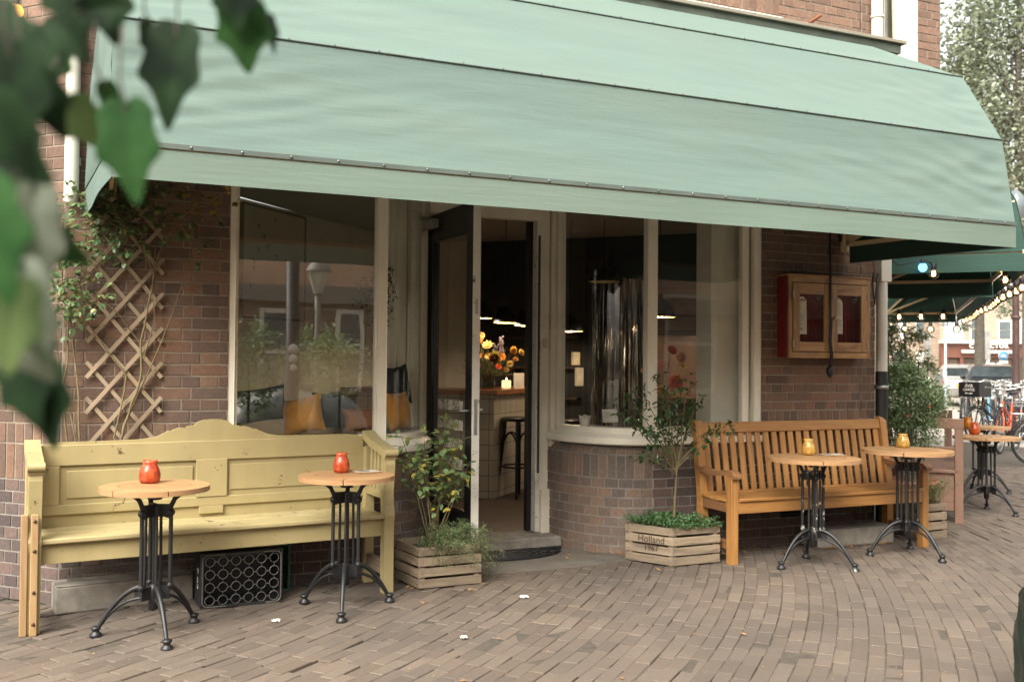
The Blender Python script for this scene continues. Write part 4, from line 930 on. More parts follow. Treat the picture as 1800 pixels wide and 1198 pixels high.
# ================================================================== trellis and climbing rose
t = thing('trellis', 'expanding diamond trellis of weathered laths on the brick wall', 'trellis', (.18, -.03, .9)); mb = MB(); mb2 = MB()
def lath(m, x0, z0, x1, z1, y): m.bar((x0, y, z0), (x1, y, z1), .022, .009, UY*-1)
xm = .185; zt = 2.32; dxx = .185; stp = .205
for k in range(-1, 8):
    z = .93+k*stp
    def clip(x0, z0, x1, z1):
        pts = []
        for tt in (0, 1): pts.append((x0+(x1-x0)*tt, z0+(z1-z0)*tt))
        (xa, za), (xb, zb) = pts; lo, hi = .91, zt
        f = lambda zz: xa+(xb-xa)*(zz-za)/(zb-za)
        if za < lo: xa, za = f(lo), lo
        if zb < lo: xb, zb = f(lo), lo
        if za > hi: xa, za = f(hi), hi
        if zb > hi: xb, zb = f(hi), hi
        return xa, za, xb, zb
    a = clip(xm-.205, z+.46, xm+.205, z-.04); lath(mb, *a, -.022) if abs(a[1]-a[3]) > .05 else None
    a = clip(xm-.205, z-.04, xm+.205, z+.46); lath(mb2, *a, -.034) if abs(a[1]-a[3]) > .05 else None
mb.build('falling_laths', M['lattice'], t, True); mb2.build('rising_laths', M['lattice'], t, True)
random.seed(5)
t = thing('climbing_rose', 'climbing plant with thin stems and clustered leaves on the wall left of the window', 'climbing plant', (.1, -.06, .5)); st = MB(); lf = MB(); yl = MB()
def wp_(x, y, d=-.07): return fy(x, y, d)
for pts, r in (([(212, 775), (222, 735), (240, 690), (250, 640), (245, 600), (262, 540), (270, 480), (290, 420), (330, 370), (400, 345)], .008), ([(222, 740), (300, 560), (340, 440), (300, 350)], .005), ([(200, 770), (225, 660), (190, 620), (150, 560), (140, 480), (170, 400)], .006),
               ([(118, 775), (110, 690), (120, 620), (118, 560), (150, 470), (200, 390)], .007), ([(140, 775), (138, 680), (128, 600), (122, 540), (105, 480)], .007), ([(132, 770), (105, 640), (95, 560), (110, 500)], .005), ([(270, 480), (230, 400), (180, 350)], .005), ([(290, 420), (330, 400), (345, 430)], .004), ([(245, 600), (200, 540), (160, 520)], .004), ([(250, 640), (275, 560), (262, 500)], .004)):
    P = [wp_(x, y, -.06-.02*R_()) for x, y in pts]; n = [P[0]]
    for a, b in zip(P, P[1:]):
        for k in range(1, 5): n.append(a.lerp(b, k/4)+V((U_(-.008, .008), U_(-.015, .01), U_(-.008, .008))))
    n = [n[0]]+[(n[i-1]+n[i]*2+n[i+1])/4 for i in range(1, len(n)-1)]+[n[-1]]; st.tube(n, [r*(1-.6*i/len(n)) for i in range(len(n))], 6)
def clump(x, y, sx, sy, n, m=None):
    for i in range(int(n*.8)):
        p = wp_(random.gauss(x, sx), random.gauss(y, sy), U_(-.22, -.05)); d = V((U_(-1, 1), U_(-1, .2), U_(-.7, .6))).normalized(); tw = p+d*.03; st.tube([p-d*.02, tw], .0012, 4, cap=False)
        for s_ in range(3): (m or lf).leaf(tw, (d+V((U_(-.9, .9), U_(-.6, .3), U_(-.6, .4)))).normalized(), V((U_(-.4, .4), -.6, 1)), U_(.028, .05), U_(.018, .031), 0, .2, .2)
for a in ((165, 360, 28, 14, 60), (200, 330, 40, 12, 40), (240, 370, 34, 22, 34), (150, 400, 26, 22, 34), (105, 530, 18, 26, 26), (290, 350, 30, 16, 20), (210, 390, 25, 25, 42), (230, 430, 20, 22, 30), (150, 440, 30, 30, 46), (118, 500, 22, 28, 46), (130, 540, 22, 22, 36), (175, 400, 30, 30, 34), (200, 345, 45, 14, 26), (340, 435, 16, 22, 9), (300, 420, 30, 18, 9), (108, 470, 16, 30, 22), (175, 520, 20, 16, 12), (260, 350, 40, 18, 22), (330, 385, 30, 12, 12)): clump(*a)
for a in ((330, 325, 28, 14, 20), (385, 350, 24, 7, 10), (350, 380, 14, 8, 8)): clump(*a, yl)  # yellow light on these clumps is put into their leaf colour
st.build('stems', ML['stem'], t, True); lf.build('leaves', ML['rose'], t, True); yl.build('yellow_lit_leaves', leafmat('yellow_lit_leaf', srgb(120, 94, 40), srgb(176, 140, 70), None, .5, .3), t, True)

# ================================================================== menu cabinet, cable
t = thing('menu_cabinet', 'wall cabinet with oxblood side and two glazed pine doors showing menus', 'cabinet', (5.34, 0, 1.78))
x0, x1, z0, z1, yf = 4.936, 5.752, 1.462, 2.10, -.15
mb = MB(); mb.box((x0+.004, yf+.022, z0+.004), (x0+.024, -.004, z1-.004)); mb.box((x1-.024, yf+.022, z0+.004), (x1-.004, -.004, z1-.004)); mb.box((x0+.024, yf+.022, z0+.004), (x1-.024, -.004, z0+.024)); mb.box((x0+.024, yf+.022, z1-.024), (x1-.024, -.004, z1-.004)); mb.build('case', M['redpaint'], t, True, .002)
mb = MB(); mb.box((x0, yf, z0), (x0+.034, yf+.022, z1)); mb.box((x1-.034, yf, z0), (x1, yf+.022, z1)); mb.box((x0+.034, yf, z0), (x1-.034, yf+.022, z0+.045)); mb.box((x0+.034, yf, z1-.05), (x1-.034, yf+.022, z1)); mb.box((x0-.006, yf-.01, z1), (x1+.006, -.0, z1+.012)); mb.build('front_frame', M['cabwood'], t, True, .003)
mb = MB(); n = 36; mb.grid(lambda u, v: V((x0+.03+u*(x1-x0-.06), -.02-.012*sin(u*n*pi), z0+.03+v*(z1-z0-.06))), 200, 2); mb.build('pleated_lining', plain('red_pleated_cloth', srgb(120, 30, 32), .9), t, True)
xm_ = (x0+x1)/2
for a, b, k in ((x0+.038, xm_-.004, 0), (xm_+.004, x1-.038, 1)):
    mb = MB(); w = .062; c, d_ = z0+.05, z1-.055; mb.box((a, yf-.006, c), (a+w, yf+.014, d_)); mb.box((b-w, yf-.006, c), (b, yf+.014, d_)); mb.box((a+w, yf-.0055, c), (b-w, yf+.0135, c+.075)); mb.box((a+w, yf-.0055, d_-.085), (b-w, yf+.0135, d_)); dr = mb.build('door', M['cabwood'], t, True, .003)
    g = MB(); g.add([(a+w-.004, yf+.003, c+.07), (b-w+.004, yf+.003, c+.07), (b-w+.004, yf+.003, d_-.08), (a+w-.004, yf+.003, d_-.08)], [(0, 1, 2, 3)]); g.build('pane', M['glassthin'], dr, True)
    h_ = MB()
    for z in (c+.06, d_-.09): h_.tube([(a-.002 if k == 0 else b+.002, yf-.008, z-.025), (a-.002 if k == 0 else b+.002, yf-.008, z+.025)], .005, 6)
    h_.build('hinge', M['steel'], dr, True)
    if k: kb = MB(); kb.ball((a+.028, yf-.016, (c+d_)/2), .013, 10); kb.build('knob', M['steel'], dr, True)
    pz0, pz1 = (c+.135, d_-.105) if k == 0 else (c+.145, d_-.105); px0, px1 = a+w-.006, (a+w+.095 if k == 0 else a+w+.082)
    pa = MB(); pa.prism([(px0, yf+.03, pz0), (px1, yf+.028, pz0), (px1, yf+.032, pz1-.03), (px1-.03, yf+.03, pz1), (px0, yf+.03, pz1)], (0, -.0012, 0)); sh = pa.build('menu_sheet', plain('cream_menu_paper', srgb(196, 186, 166), .8, var=.06), t, True)
    pt = MB(); rn = random.Random(4+k); zz = pz1-.05
    while zz > pz0+.06:
        pt.box((px0+.012, yf+.0262, zz), (px0+.012+rn.uniform(.02, .062), yf+.0266, zz+.0035)); zz -= .0165
    pt.build('print', M['ink'], sh, True)
    if k == 0: text_mb('Menu', .034, (px0+.045, yf+.026, pz0+.27), UX, UZ, .0004).build('heading', M['ink'], sh, True); text_mb('Wijn', .024, (px0+.04, yf+.026, pz0+.04), UX, UZ, .0004).build('heading', M['ink'], sh, True)
    lm = MB(); lm.lathe([(.0, 0), (.026, .0), (.018, .035), (.016, .05), (0, .05)], 12, (b-w-.052, yf+.03, d_-.125), 0, V((.5, -.1, .8))); lm.build('lamp_head', M['darkiron'], t, True)
t = thing('hanging_cable', 'black cable with a plug hanging in front of the menu cabinet', 'cable', (5.42, -.17, 2.4)); q = [fy(*c) for c in ((1459, 405, -.05), (1459, 440, -.05), (1460, 480, -.165), (1460, 560, -.17), (1458, 600, -.175), (1461, 625, -.17), (1459, 645, -.1))]
mb = MB(); mb.tube(q, .009, 8); mb.tube([p+V((.012, -.004, 0)) for p in q[3:]], .006, 6); mb.build('cord', M['cable'], t, True)
p = q[-1]; mb = MB(); mb.lathe([(.0, -.085), (.012, -.078), (.028, -.045), (.028, -.01), (.012, .012), (0, .014)], 10, p); mb.build('plug', M['cable'], t, True)
mb = MB(); mb.box(fy(1475, 415, -.02)-V((.012, .02, .05)), fy(1475, 415, -.02)+V((.012, .0, .06))); mb.build('wall_hook', M['darkiron'], t, True, .004)
t = thing('looped_cable', 'thin black cable looped over the white pipe head at the brick corner', 'cable', (5.95, -.1, 2.1)); mb = MB()
q = [fy(*c) for c in ((1536, 478, -.1), (1533, 500, -.1), (1538, 535, -.1), (1540, 500, -.1), (1543, 480, -.1))]; mb.tube(q, .006, 6); mb.build('cord', M['cable'], t, True)
# weeds, ground litter
t = thing('wall_weed', 'dry weed growing out of the kerb stone behind the teak bench', 'weed', fy(1505, 905, -.12)); mb = MB(); b = fy(1505, 912, -.12)
for i in range(40): e = b+V((U_(-.14, .12), U_(-.12, .06), U_(.03, .16))); mb.tube(spline(b, e, (0, 0, .04), 4), .0016, 3, cap=False)
mb.build('blades', plain('dry_grass', srgb(88, 76, 60), .9), t, True)
lm_ = leafmat('dead_leaf', srgb(120, 84, 48), srgb(168, 126, 72), srgb(188, 150, 70), .8, .1); mb = MB()
for i in range(150):
    x, y = random.choice(((U_(4.3, 5.3), U_(-.16, -.02)), (U_(4.2, 5.9), U_(-.35, -.03)), (U_(1.7, 2.4), U_(-.55, -.1)), (U_(-.2, .9), U_(-.2, -.02)), (U_(3.2, 3.6), U_(.0, .25)), (U_(2.4, 3.3), U_(.15, .5)), (U_(5.1, 5.9), U_(-.32, -.25))))
    if (2.4 < x < 3.3 and y > .1) and R_() < .6: continue
    mb.leaf((x, y, U_(.008, .02)), V((U_(-1, 1), U_(-1, 1), U_(-.1, .15))), V((U_(-.3, .3), U_(-.3, .3), 1)), U_(.018, .05), U_(.01, .025), 0, U_(.1, .5), U_(-.3, .3))
for i in range(420):
    p = gz(U_(60, 1790), 990+208*R_()**.8, 0)
    if free(p.x, p.y-.02): s = U_(.004, .014); mb.leaf((p.x, p.y, U_(.007, .011)), V((U_(-1, 1), U_(-1, 1), U_(-.1, .15))), UZ, s, s*U_(.3, .6), 0, .2, 0)
o = mb.build('leaf_litter', lm_); tag(o, 'scatter of small dead leaves along the foot of the cafe wall', 'leaf litter', None, 'stuff')
for x, y in ((1000, 982), (1312, 1115), (1160, 1002), (700, 1010), (716, 1032), (1090, 1190), (628, 985), (870, 980), (820, 1195), (1130, 985), (1380, 970), (1100, 1025), (745, 1060), (1230, 1015), (880, 1120), (980, 1060)):
    mb = MB(); s = U_(.02, .045); mb.leaf((0, 0, 0), V((U_(-1, 1), U_(-1, 1), .05)), UZ, s, s*.55, 0, .3, -.1); o = mb.build('fallen_leaf', lm_, None, False, 0, 2, gz(x, y, .008)); tag(o, 'small dry yellow brown leaf lying on the paving', 'leaf', 'fallen leaves on the paving')
def scrap(label, x, y, s, name='paper_scrap'):
    mb = MB(); p0 = gz(x, y, .006)
    for k in range(5): mb.grid(lambda u, v: V(((u-.5)*s*.8+s*.3*cos(k*1.3), (v-.5)*s*.35+s*.35*sin(k*1.3), .008+.012*noise.noise(V((u*3+k, v*3, s*9))))), 4, 3)
    tag(mb.build(name, M['paper'], None, False, 0, 2, p0), label, 'litter')
scrap('crumpled white paper scrap on the paving between the two yellow bench tables', 485, 1092, .038); scrap('flattened white litter on the paving in the middle foreground', 815, 1121, .03); scrap('pale green paper strip on the paving near the planter', 921, 1050, .045)
# dark bag at the right edge
t = thing('rubbish_bag', 'dark green plastic bag cut off by the right edge of the picture', 'bag', (3.62, -3.28, 0)); mb = MB(); cb = gz(1882, 1262)
def bg(u, v):
    a = 2*pi*u; z = .57*v; r = .20*(1-.16*v*v)*(1 if v < .82 else sqrt(max(0, 1-((v-.82)/.18)**2))*1.0+.02); r *= 1+.10*noise.noise(V((cos(a)*2, sin(a)*2, z*5)))+.05*noise.noise(V((cos(a)*6, sin(a)*6, z*14)))
    return V((cb.x+.0+r*cos(a), cb.y+r*sin(a), z))
mb.grid(bg, 60, 40); mb.build('bag', plain('dark_green_plastic', srgb(26, 38, 32), .35, bump=.6, bs=30), t, True)
# ================================================================== inside the cafe
PW = (-.85, .71, 0)     # a point of the picture wall, whose normal is N2
def pw(x, y, off=.0): return on(x, y, N2, V(PW)+N2*off)
t = thing('framed_print', 'large framed print of small black birds on the wall behind the left window', 'picture', pw(480, 460, .02))
q = [pw(426, 356, .02), pw(536, 386, .02)]; zt_, zb_ = q[0].z, pw(426, 556, .02).z; a, b = V((q[0].x, q[0].y, 0)), V((q[1].x, q[1].y, 0)); d = (b-a).normalized(); L_ = (b-a).length
mb = MB(); mb.obox(a+d*(L_/2)+UZ*((zt_+zb_)/2), (UZ, d, N2), ((zt_-zb_)/2, L_/2, .006)); mb.build('sheet', plain('print_paper', srgb(196, 184, 160), .8, var=.04), t, True)
mb = MB()
for z in (zt_, zb_): mb.bar(a+UZ*z, b+UZ*z, .03, .02)
for p in (a, b): mb.bar(p+UZ*zb_, p+UZ*zt_, .03, .02, N2)
mb.build('frame', wood('print_frame', srgb(110, 80, 56), srgb(140, 106, 76)), t, True)
mb = MB()
for x, y in ((455, 396), (484, 386), (464, 415), (472, 432), (455, 437), (486, 450), (447, 458), (446, 470), (441, 500)):
    p = pw(x, y, .028); rr = U_(.8, 1.2)*.045
    for an in (U_(.2, .9), U_(2.1, 2.9), U_(-1.9, -1.2)): mb.add([p+d*.008, p-d*.008, p+d*cos(an)*rr+UZ*sin(an)*rr], [(0, 1, 2)])
mb.build('bird_print', M['ink'], t, True)
# seat and cushions in the left window
t = thing('seat_ledge', 'built in wooden seat inside the left shop window', 'seat', (1.3, .4, .08))
mb = MB(); mb.box((.82, .12, .1), (1.74, .62, .875)); mb.build('base', plain('seat_base_paint', srgb(120, 112, 98), .7), t, True, .005)
mb = MB(); mb.box((.84, .14, .876), (1.72, .60, .90)); mb.build('seat_pad', plain('dark_green_cloth', srgb(34, 44, 40), .9), t, True, .008)
def pillow(label, c, w, h, th, ax, up, m, ears=1.0):
    t = thing('cushion', label, 'cushion', c); c = V(c); ax, up = V(ax).normalized(), V(up).normalized(); up = (up-ax*up.dot(ax)).normalized(); n = ax.cross(up); mb = MB(); sd = R_()*9
    for sgn in (1, -1):
        def f(u, v):
            x, y = u*2-1, v*2-1; k = (1-abs(x)**2.6)*(1-abs(y)**2.6); pin = 1-.09*(1-x*x)*ears*0 ; e = 1-.10*ears*(1-abs(y)**2)*abs(x)**3; e2 = 1-.10*ears*(1-abs(x)**2)*abs(y)**3
            return c+ax*(x*w/2*e)+up*(y*h/2*e2)+n*sgn*(th/2*k**.55*(1+.16*noise.noise(V((x*1.7+sd, y*1.7, sd)))))
        mb.grid(f if sgn > 0 else (lambda u, v: f(1-u, v)), 18, 18)
    mb.build('cover', m, t, True); return t
vel = plain('mustard_velvet', srgb(198, 134, 44), .85, var=.18, ns=7, Sheen_Weight=.3); dg = plain('dark_green_velvet', srgb(28, 38, 35), .7, var=.3, ns=8); pk = plain('grey_cushion', srgb(110, 108, 100), .9)
pillow('mustard cushion leaning on its corner at the left of the window seat', fy(532, 730, .34), .30, .26, .13, (.8, -.5, .22), (-.1, .3, 1), vel)
pillow('mustard velvet cushion standing behind the curved pane left of the door', fy(698, 722, .40)+V((.01, 0, .0)), .27, .27, .10, (.75, .66, .02), (-.1, .1, 1), vel)
pillow('rust mustard cushion lying low beside the white window post', fy(636, 738, .44), .28, .17, .12, (1, .2, 0), (0, .4, 1), plain('rust_velvet', srgb(160, 96, 40), .85))
pillow('dark green cushion with pointed corner rising behind the mustard velvet cushion', fy(697, 676, .56), .32, .30, .10, (.8, .6, .06), (-.15, .1, 1), dg, 1.8)
pillow('dark green cushion at the left end of the window seat', fy(452, 712, .42), .42, .24, .13, (1, .15, .12), (0, .3, 1), dg)
pillow('dark green cushion between the two mustard cushions', fy(590, 722, .52), .34, .26, .12, (1, .1, -.05), (0, .3, 1), dg)
ck = NT('striped_check_cloth'); oc = ck.n('ShaderNodeTexCoord').outputs['UV']; wv = ck.n('ShaderNodeTexWave', i_Scale=3.2); ck.l(oc, wv.inputs['Vector']); ckm = ck.fin(ck.pbr(ck.ramp(wv.outputs[1], [(.4, srgb(206, 196, 176)), (.6, srgb(132, 120, 100))]), .9))
pillow('flat striped beige cushion under the standing mustard velvet cushion', fy(697, 768, .36)+V((0, .02, 0)), .30, .26, .075, (.8, .6, 0), (-.6, .8, .05), ckm)
t = thing('window_card', 'small white card propped behind the yellow bench in the window corner', 'card', fy(643, 768, .2)); MB().obox(fy(643, 770, .2), (UX, UZ, UY), (.055, .04, .004)).build('sheet', M['paper'], t, True)
t = thing('hanging_plant', 'dark trailing plant hanging inside beside the white window post', 'plant', fy(672, 500, .5)); lf = MB(); st = MB(); b = fy(672, 470, .5)
for i in range(60):
    e = b+V((U_(-.2, .1), U_(-.1, .1), -U_(.05, .42))); p = spline(b+V((0, 0, -.02)), e, (U_(-.08, .08), 0, .1), 6, .006); st.tube(p, .001, 3, cap=False)
    for k in range(2, 7):
        for q_ in range(3): lf.leaf(p[k], V((U_(-1, 1), U_(-1, 1), U_(-1, .2))), UZ, U_(.02, .035), .013)
st.tube([b, b+UZ*.9], .002, 4); st.build('stems', ML['stem'], t, True); lf.build('leaves', ML['camellia'], t, True)
# bar counter
cc = V((3.61, 2.58, 0)); t = thing('bar_counter', 'white tiled bar counter with a wooden top seen through the open door', 'counter', cc)
tl = NT('white_wall_tiles'); uvn = tl.n('ShaderNodeTexCoord').outputs['UV']; bk_ = tl.n('ShaderNodeTexBrick', i_Scale=1, i_Mortar_Size=.004, i_Brick_Width=.15, i_Row_Height=.15, offset=0); bk_.inputs['Color1'].default_value = srgb(196, 186, 166); bk_.inputs['Color2'].default_value = srgb(186, 176, 156); bk_.inputs['Mortar'].default_value = srgb(110, 102, 90); tl.l(uvn, bk_.inputs['Vector']); tlm = tl.fin(tl.pbr(bk_.outputs[0], .3))
mb = MB(); 
def wq(mb, a, b, z0, z1): mb.add([a+UZ*z0, b+UZ*z0, b+UZ*z1, a+UZ*z1], [(0, 1, 2, 3)], [[(0, z0), ((b-a).length, z0), ((b-a).length, z1), (0, z1)]])
wq(mb, cc+D3*1.7, cc, .082, 1.09); wq(mb, cc, cc+D2*1.9, .082, 1.09); mb.build('tiled_front', tlm, t, True)
mb = MB(); p0 = cc-D3*.05-D2*.05; mb.prism([p+UZ*1.09 for p in (p0, p0+D2*1.95, p0+D2*1.95+D3*.6, p0+D2*.65+D3*.6, p0+D2*.65+D3*1.75, p0+D3*1.75)], (0, 0, .045)); mb.build('counter_top', wood('bar_top_wood', srgb(96, 62, 40), srgb(134, 90, 58), .3), t, True, .004)
def on_bar(x, y): return on(x, y, (0, 0, 1), (0, 0, 1.136))
# bar stools
def stool(label, p, rz):
    t = thing('bar_stool', label, 'stool', p, rz, 'black bar stools'); st = M['black']
    MB().lathe([(0, .745), (.16, .745), (.17, .755), (.17, .775), (.15, .785), (0, .787)], 24).build('seat', st, t)
    for k in range(4):
        a = pi/4+k*pi/2; c = V((cos(a), sin(a), 0)); MB().tube([c*.21, c*.165+UZ*.4, c*.13+UZ*.75], [.014, .016, .018], 8).build('leg', st, t)
    mb = MB(); mb.tube([V((.175*cos(2*pi*k/24), .175*sin(2*pi*k/24), .30)) for k in range(25)], .010, 6)
    for k in range(4):
        a = k*pi/2+pi/4; b_ = a+pi/2; mb.tube(spline(V((cos(a)*.15, sin(a)*.15, .52)), V((cos(b_)*.15, sin(b_)*.15, .52)), (0, 0, .22), 8), .009, 6)
    mb.build('foot_ring', st, t)
sp_ = gz(910, 872, .085); stool('black bentwood bar stool before the tiled counter, seen through the doorway', (sp_.x, sp_.y, .085), .3)
sp_ = gz(1040, 850, .085); stool('black bar stool seen through the curved pane right of the door', (4.2, 2.1, .085), .8)
# pendant lamps
warm = emit('lamp_glow', (1, .62, .28, 1), 3)
def pendant(label, p, r, h, dome=False, lit=True):
    t = thing('pendant_lamp', label, 'lamp', p, 0, 'black pendant lamps'); sh = plain('charcoal_shade', srgb(40, 42, 44), .4, .3)
    pr = [(r, 0), (r*.97, h*.1), (r*.52, h), (r*.2, h*1.02), (.015, h*1.1)] if not dome else [(r, 0), (r, h*.12), (r*.86, h*.5), (r*.5, h*.85), (.03, h), (.02, h*1.25)]
    mb = MB(); mb.lathe(pr, 24, (0, 0, 0), 0, UZ, True, False); mb.build('shade', sh, t)
    mb = MB(); mb.lathe([(x*.97, z-.002*(i == 0)) for i, (x, z) in enumerate(pr[:3])], 24, (0, 0, 0), 0, UZ, True, False); mb.build('inner_shade', plain('brass_inside', srgb(220, 190, 130), .4, .4), t)
    mb = MB(); mb.tube([(0, 0, h*1.1), (0, 0, 2.86-p[2])], .004, 6)
    if not dome: mb.tube([(-r*.62, 0, h*.75), (0, 0, h*1.75), (r*.62, 0, h*.75)], .005, 6)
    mb.build('cord', M['cable'], t); MB().ball((0, 0, h*.62), .033, 10).build('bulb', warm if lit else M['paper'], t)
    if not lit: return t
    pl_ = bpy.data.lights.new('pendant_light', 'POINT'); pl_.energy = 4.2; pl_.color = (1, .78, .54); pl_.shadow_soft_size = .015; po = bpy.data.objects.new('pendant_light', pl_); COL.objects.link(po); po.parent = t; po.location = (0, 0, .02); return t
for lb, x, y, zz in (('black cone lamp hanging at the left edge of the doorway view', 844, 559, 9.3), ('black cone lamp hanging in the middle of the doorway view', 888, 567, 9.4), ('black cone lamp partly hidden by the right door frame', 924, 572, 9.5)):
    pendant(lb, dz(x, y, zz), .118, .15)
pendant('black dome lamp with a warm rim behind the post of the right window', dz(1160, 557, 9.6), .15, .18, True)
pendant('black dome lamp higher up in the middle of the curved right pane', dz(1062, 495, 9.8), .16, .16, True, False)
pendant('black dome lamp at the left edge of the curved right pane', dz(1003, 582, 9.9), .13, .14, True)
# things on the bar
t = thing('pillar_candle', 'lit cream pillar candle on the bar counter in the doorway', 'candle', on_bar(890, 681)); MB().lathe([(.048, 0), (.05, .002), (.05, .075), (.045, .08), (0, .076)], 18).build('wax', emit('lit_wax', (1, .66, .3, 1), .55), t); MB().lathe([(.0, .078), (.008, .088), (0, .11)], 8).build('flame', emit('flame', (1, .7, .3, 1), 6), t)
vg = glass_mat('vase_glass', (.75, .8, .74, 1), 1.5)
def vase(label, p, r, h):
    t = thing('glass_vase', label, 'vase', p); MB().lathe([(r*.8, 0), (r, h*.2), (r, h*.7), (r*.8, h), (r*.76, h), (r*.95, h*.7), (r*.95, h*.2)], 18).build('glass', vg, t); return t
pal = {'apricot': srgb(226, 150, 70), 'butter': srgb(236, 200, 130), 'crimson': srgb(110, 16, 36), 'coral': srgb(220, 92, 60), 'lilac': srgb(130, 112, 140), 'pink': srgb(226, 160, 140), 'red': srgb(190, 50, 44)}
PM = {k: leafmat('petal_'+k, mul(v, .8), v, None, .7, .35) for k, v in pal.items()}
def flower(mb, c, d, r, n, cup=.3):
    d, s, u = frame(d)
    for ring in (0, 1):
        for k in range(n):
            a = 2*pi*(k+ring*.5)/n; o = (s*cos(a)+u*sin(a)); mb.leaf(c+o*r*.08, (o+d*(cup+ring*.5)).normalized(), d, r*(1-.2*ring), r*.7, 0, -.15, -.2)
def bouquet(label, base, heads, stem=True, greens=60, gr=.2, mat=None):
    t = thing('flower_bunch', label, 'flowers', base); base = V(base); by = {}; st = MB(); gl = MB()
    for p, colr, r in heads:
        p = V(p); st.tube(spline(base+V((U_(-.03, .03), U_(-.03, .03), .05)), p, (U_(-.03, .03), 0, .05), 6), .0022, 4, cap=False)
        d = (CAM-p).normalized()+V((U_(-.7, .7), U_(-.4, .4), U_(-.1, .8)))
        if colr == 'lilac':
            for k in range(40): q = p+V((U_(-.02, .02), U_(-.02, .02), -.004*k)); flower(by.setdefault(colr, MB()), q, V((U_(-1, 1), U_(-1, 1), U_(-.3, .6))), .016, 4)
        else: flower(by.setdefault(colr, MB()), p, d, r, 9)
    for i in range(greens):
        a = base+V((U_(-.05, .05), U_(-.05, .05), .12)); e = a+V((U_(-gr, gr), U_(-gr, gr), U_(.02, gr*1.3))); st.tube([a, e], .0014, 4, cap=False)
        for k in range(3): st.leaf(a.lerp(e, U_(.4, 1)), V((U_(-1, 1), U_(-1, 1), U_(-.3, .7))), UZ, U_(.03, .06), U_(.012, .022), 1)
    st.build('greenery', [ML['stem'], mat or ML['camellia']], t, True)
    for k, m in by.items(): m.build('blossoms', PM[k], t, True)
vb = on_bar(858, 683); vase('low glass vase on the bar holding the mixed bouquet', vb, .07, .15); vase('slim glass vase on the bar right of the candle', on_bar(910, 679), .045, .2)
hd = [(dz(x, y, 9.35+U_(-.1, .2)), c, r*.78) for x, y, c, r in ((842, 598, 'apricot', .06), (857, 608, 'butter', .075), (840, 625, 'apricot', .055), (858, 626, 'butter', .05), (870, 627, 'crimson', .085), (883, 628, 'apricot', .06), (838, 642, 'coral', .05), (876, 645, 'coral', .05), (881, 592, 'lilac', .05), (871, 604, 'lilac', .05), (901, 616, 'apricot', .06), (897, 640, 'butter', .05), (915, 620, 'butter', .05), (848, 590, 'butter', .05), (906, 632, 'apricot', .04), (890, 650, 'butter', .04))]
bouquet('mixed bouquet of apricot, butter and crimson blossoms on the bar in the doorway', vb, hd, True, 90, .24)
t = thing('small_card', 'small pale card standing on the bar right of the candle', 'card', on_bar(912, 682)); p = on_bar(912, 682); MB().obox(p+UZ*.08, (UZ, V((.9, -.4, 0)).normalized(), V((.4, .9, 0)).normalized()), (.08, .055, .003)).build('sheet', M['paper'], t, True)
for lb, x in (('dark bottle standing at the left end of the bar behind the door glass', 776), ('brass shaker on the bar behind the door glass', 792)):
    t = thing('bottle' if x == 776 else 'shaker', lb, 'bottle', on_bar(x, 668)); MB().lathe([(.04, 0), (.042, .1), (.04, .16), (.014, .2), (.014, .26), (0, .26)], 14).build('body', plain('brass_or_dark' + str(x), srgb(60, 44, 34) if x == 776 else srgb(150, 110, 60), .25, .6), t)
# tinsel curtain
t = thing('tinsel_curtain', 'silver tinsel strip curtain hanging behind the curved right pane', 'curtain', (5.3, 3.5, 0)); mb = MB(); random.seed(4)
a, b = on(1048, 600, V((1, 1, 0)), (5.2, 3.6, 0)), on(1152, 600, V((1, 1, 0)), (5.2, 3.6, 0)); d = V((b.x-a.x, b.y-a.y, 0)); n_ = D2
for i in range(120):
    u = R_(); p = V((a.x, a.y, 0))+d*u-n_*U_(0, .18); w = U_(.006, .014); ph = U_(0, 9); z0_ = U_(.3, .75); dd_ = (d.normalized()*cos(ph)+n_*sin(ph)); vs = []
    tz = 2.42-.12*u
    for k in range(9):
        z = z0_+(tz-z0_)*k/8; tw = ph+.5*sin(z*5+ph); dd_ = d.normalized()*cos(tw)+n_*sin(tw); c = p+V((.012*sin(z*4+ph), .012*cos(z*3+ph), z)); vs += [c-dd_*w, c+dd_*w]
    mb.add(vs, [(2*k, 2*k+1, 2*k+3, 2*k+2) for k in range(8)], None, 0, True)
mb.build('strips', plain('silver_foil', srgb(170, 168, 164), .22, 1, .5, 3), t, True)
# back window on the right with brown frame
t = thing('inner_window', 'brown framed inner window at the back right of the cafe room', 'window', (6.3, 2.7, 0)); pa, pb = V((5.75, 3.22, 0))-D2*.03, V((7.0, 1.97, 0))-D2*.03; mb = MB()
for z in (1.0, 1.75, 2.2): mb.bar(pa+UZ*z, pb+UZ*z, .05, .06)
for k in range(4): p = pa.lerp(pb, k/3); mb.bar(p+UZ*1.0, p+UZ*2.2, .05, .05, D2)
mb.build('frame', wood('brown_frame', srgb(70, 50, 38), srgb(96, 70, 52)), t, True); mb = MB(); mb.prism([pa+UZ*1.0, pb+UZ*1.0, pb+UZ*2.2, pa+UZ*2.2], D2*.01); mb.build('pane', plain('frosted_pane', srgb(150, 116, 92), .4), t, True)
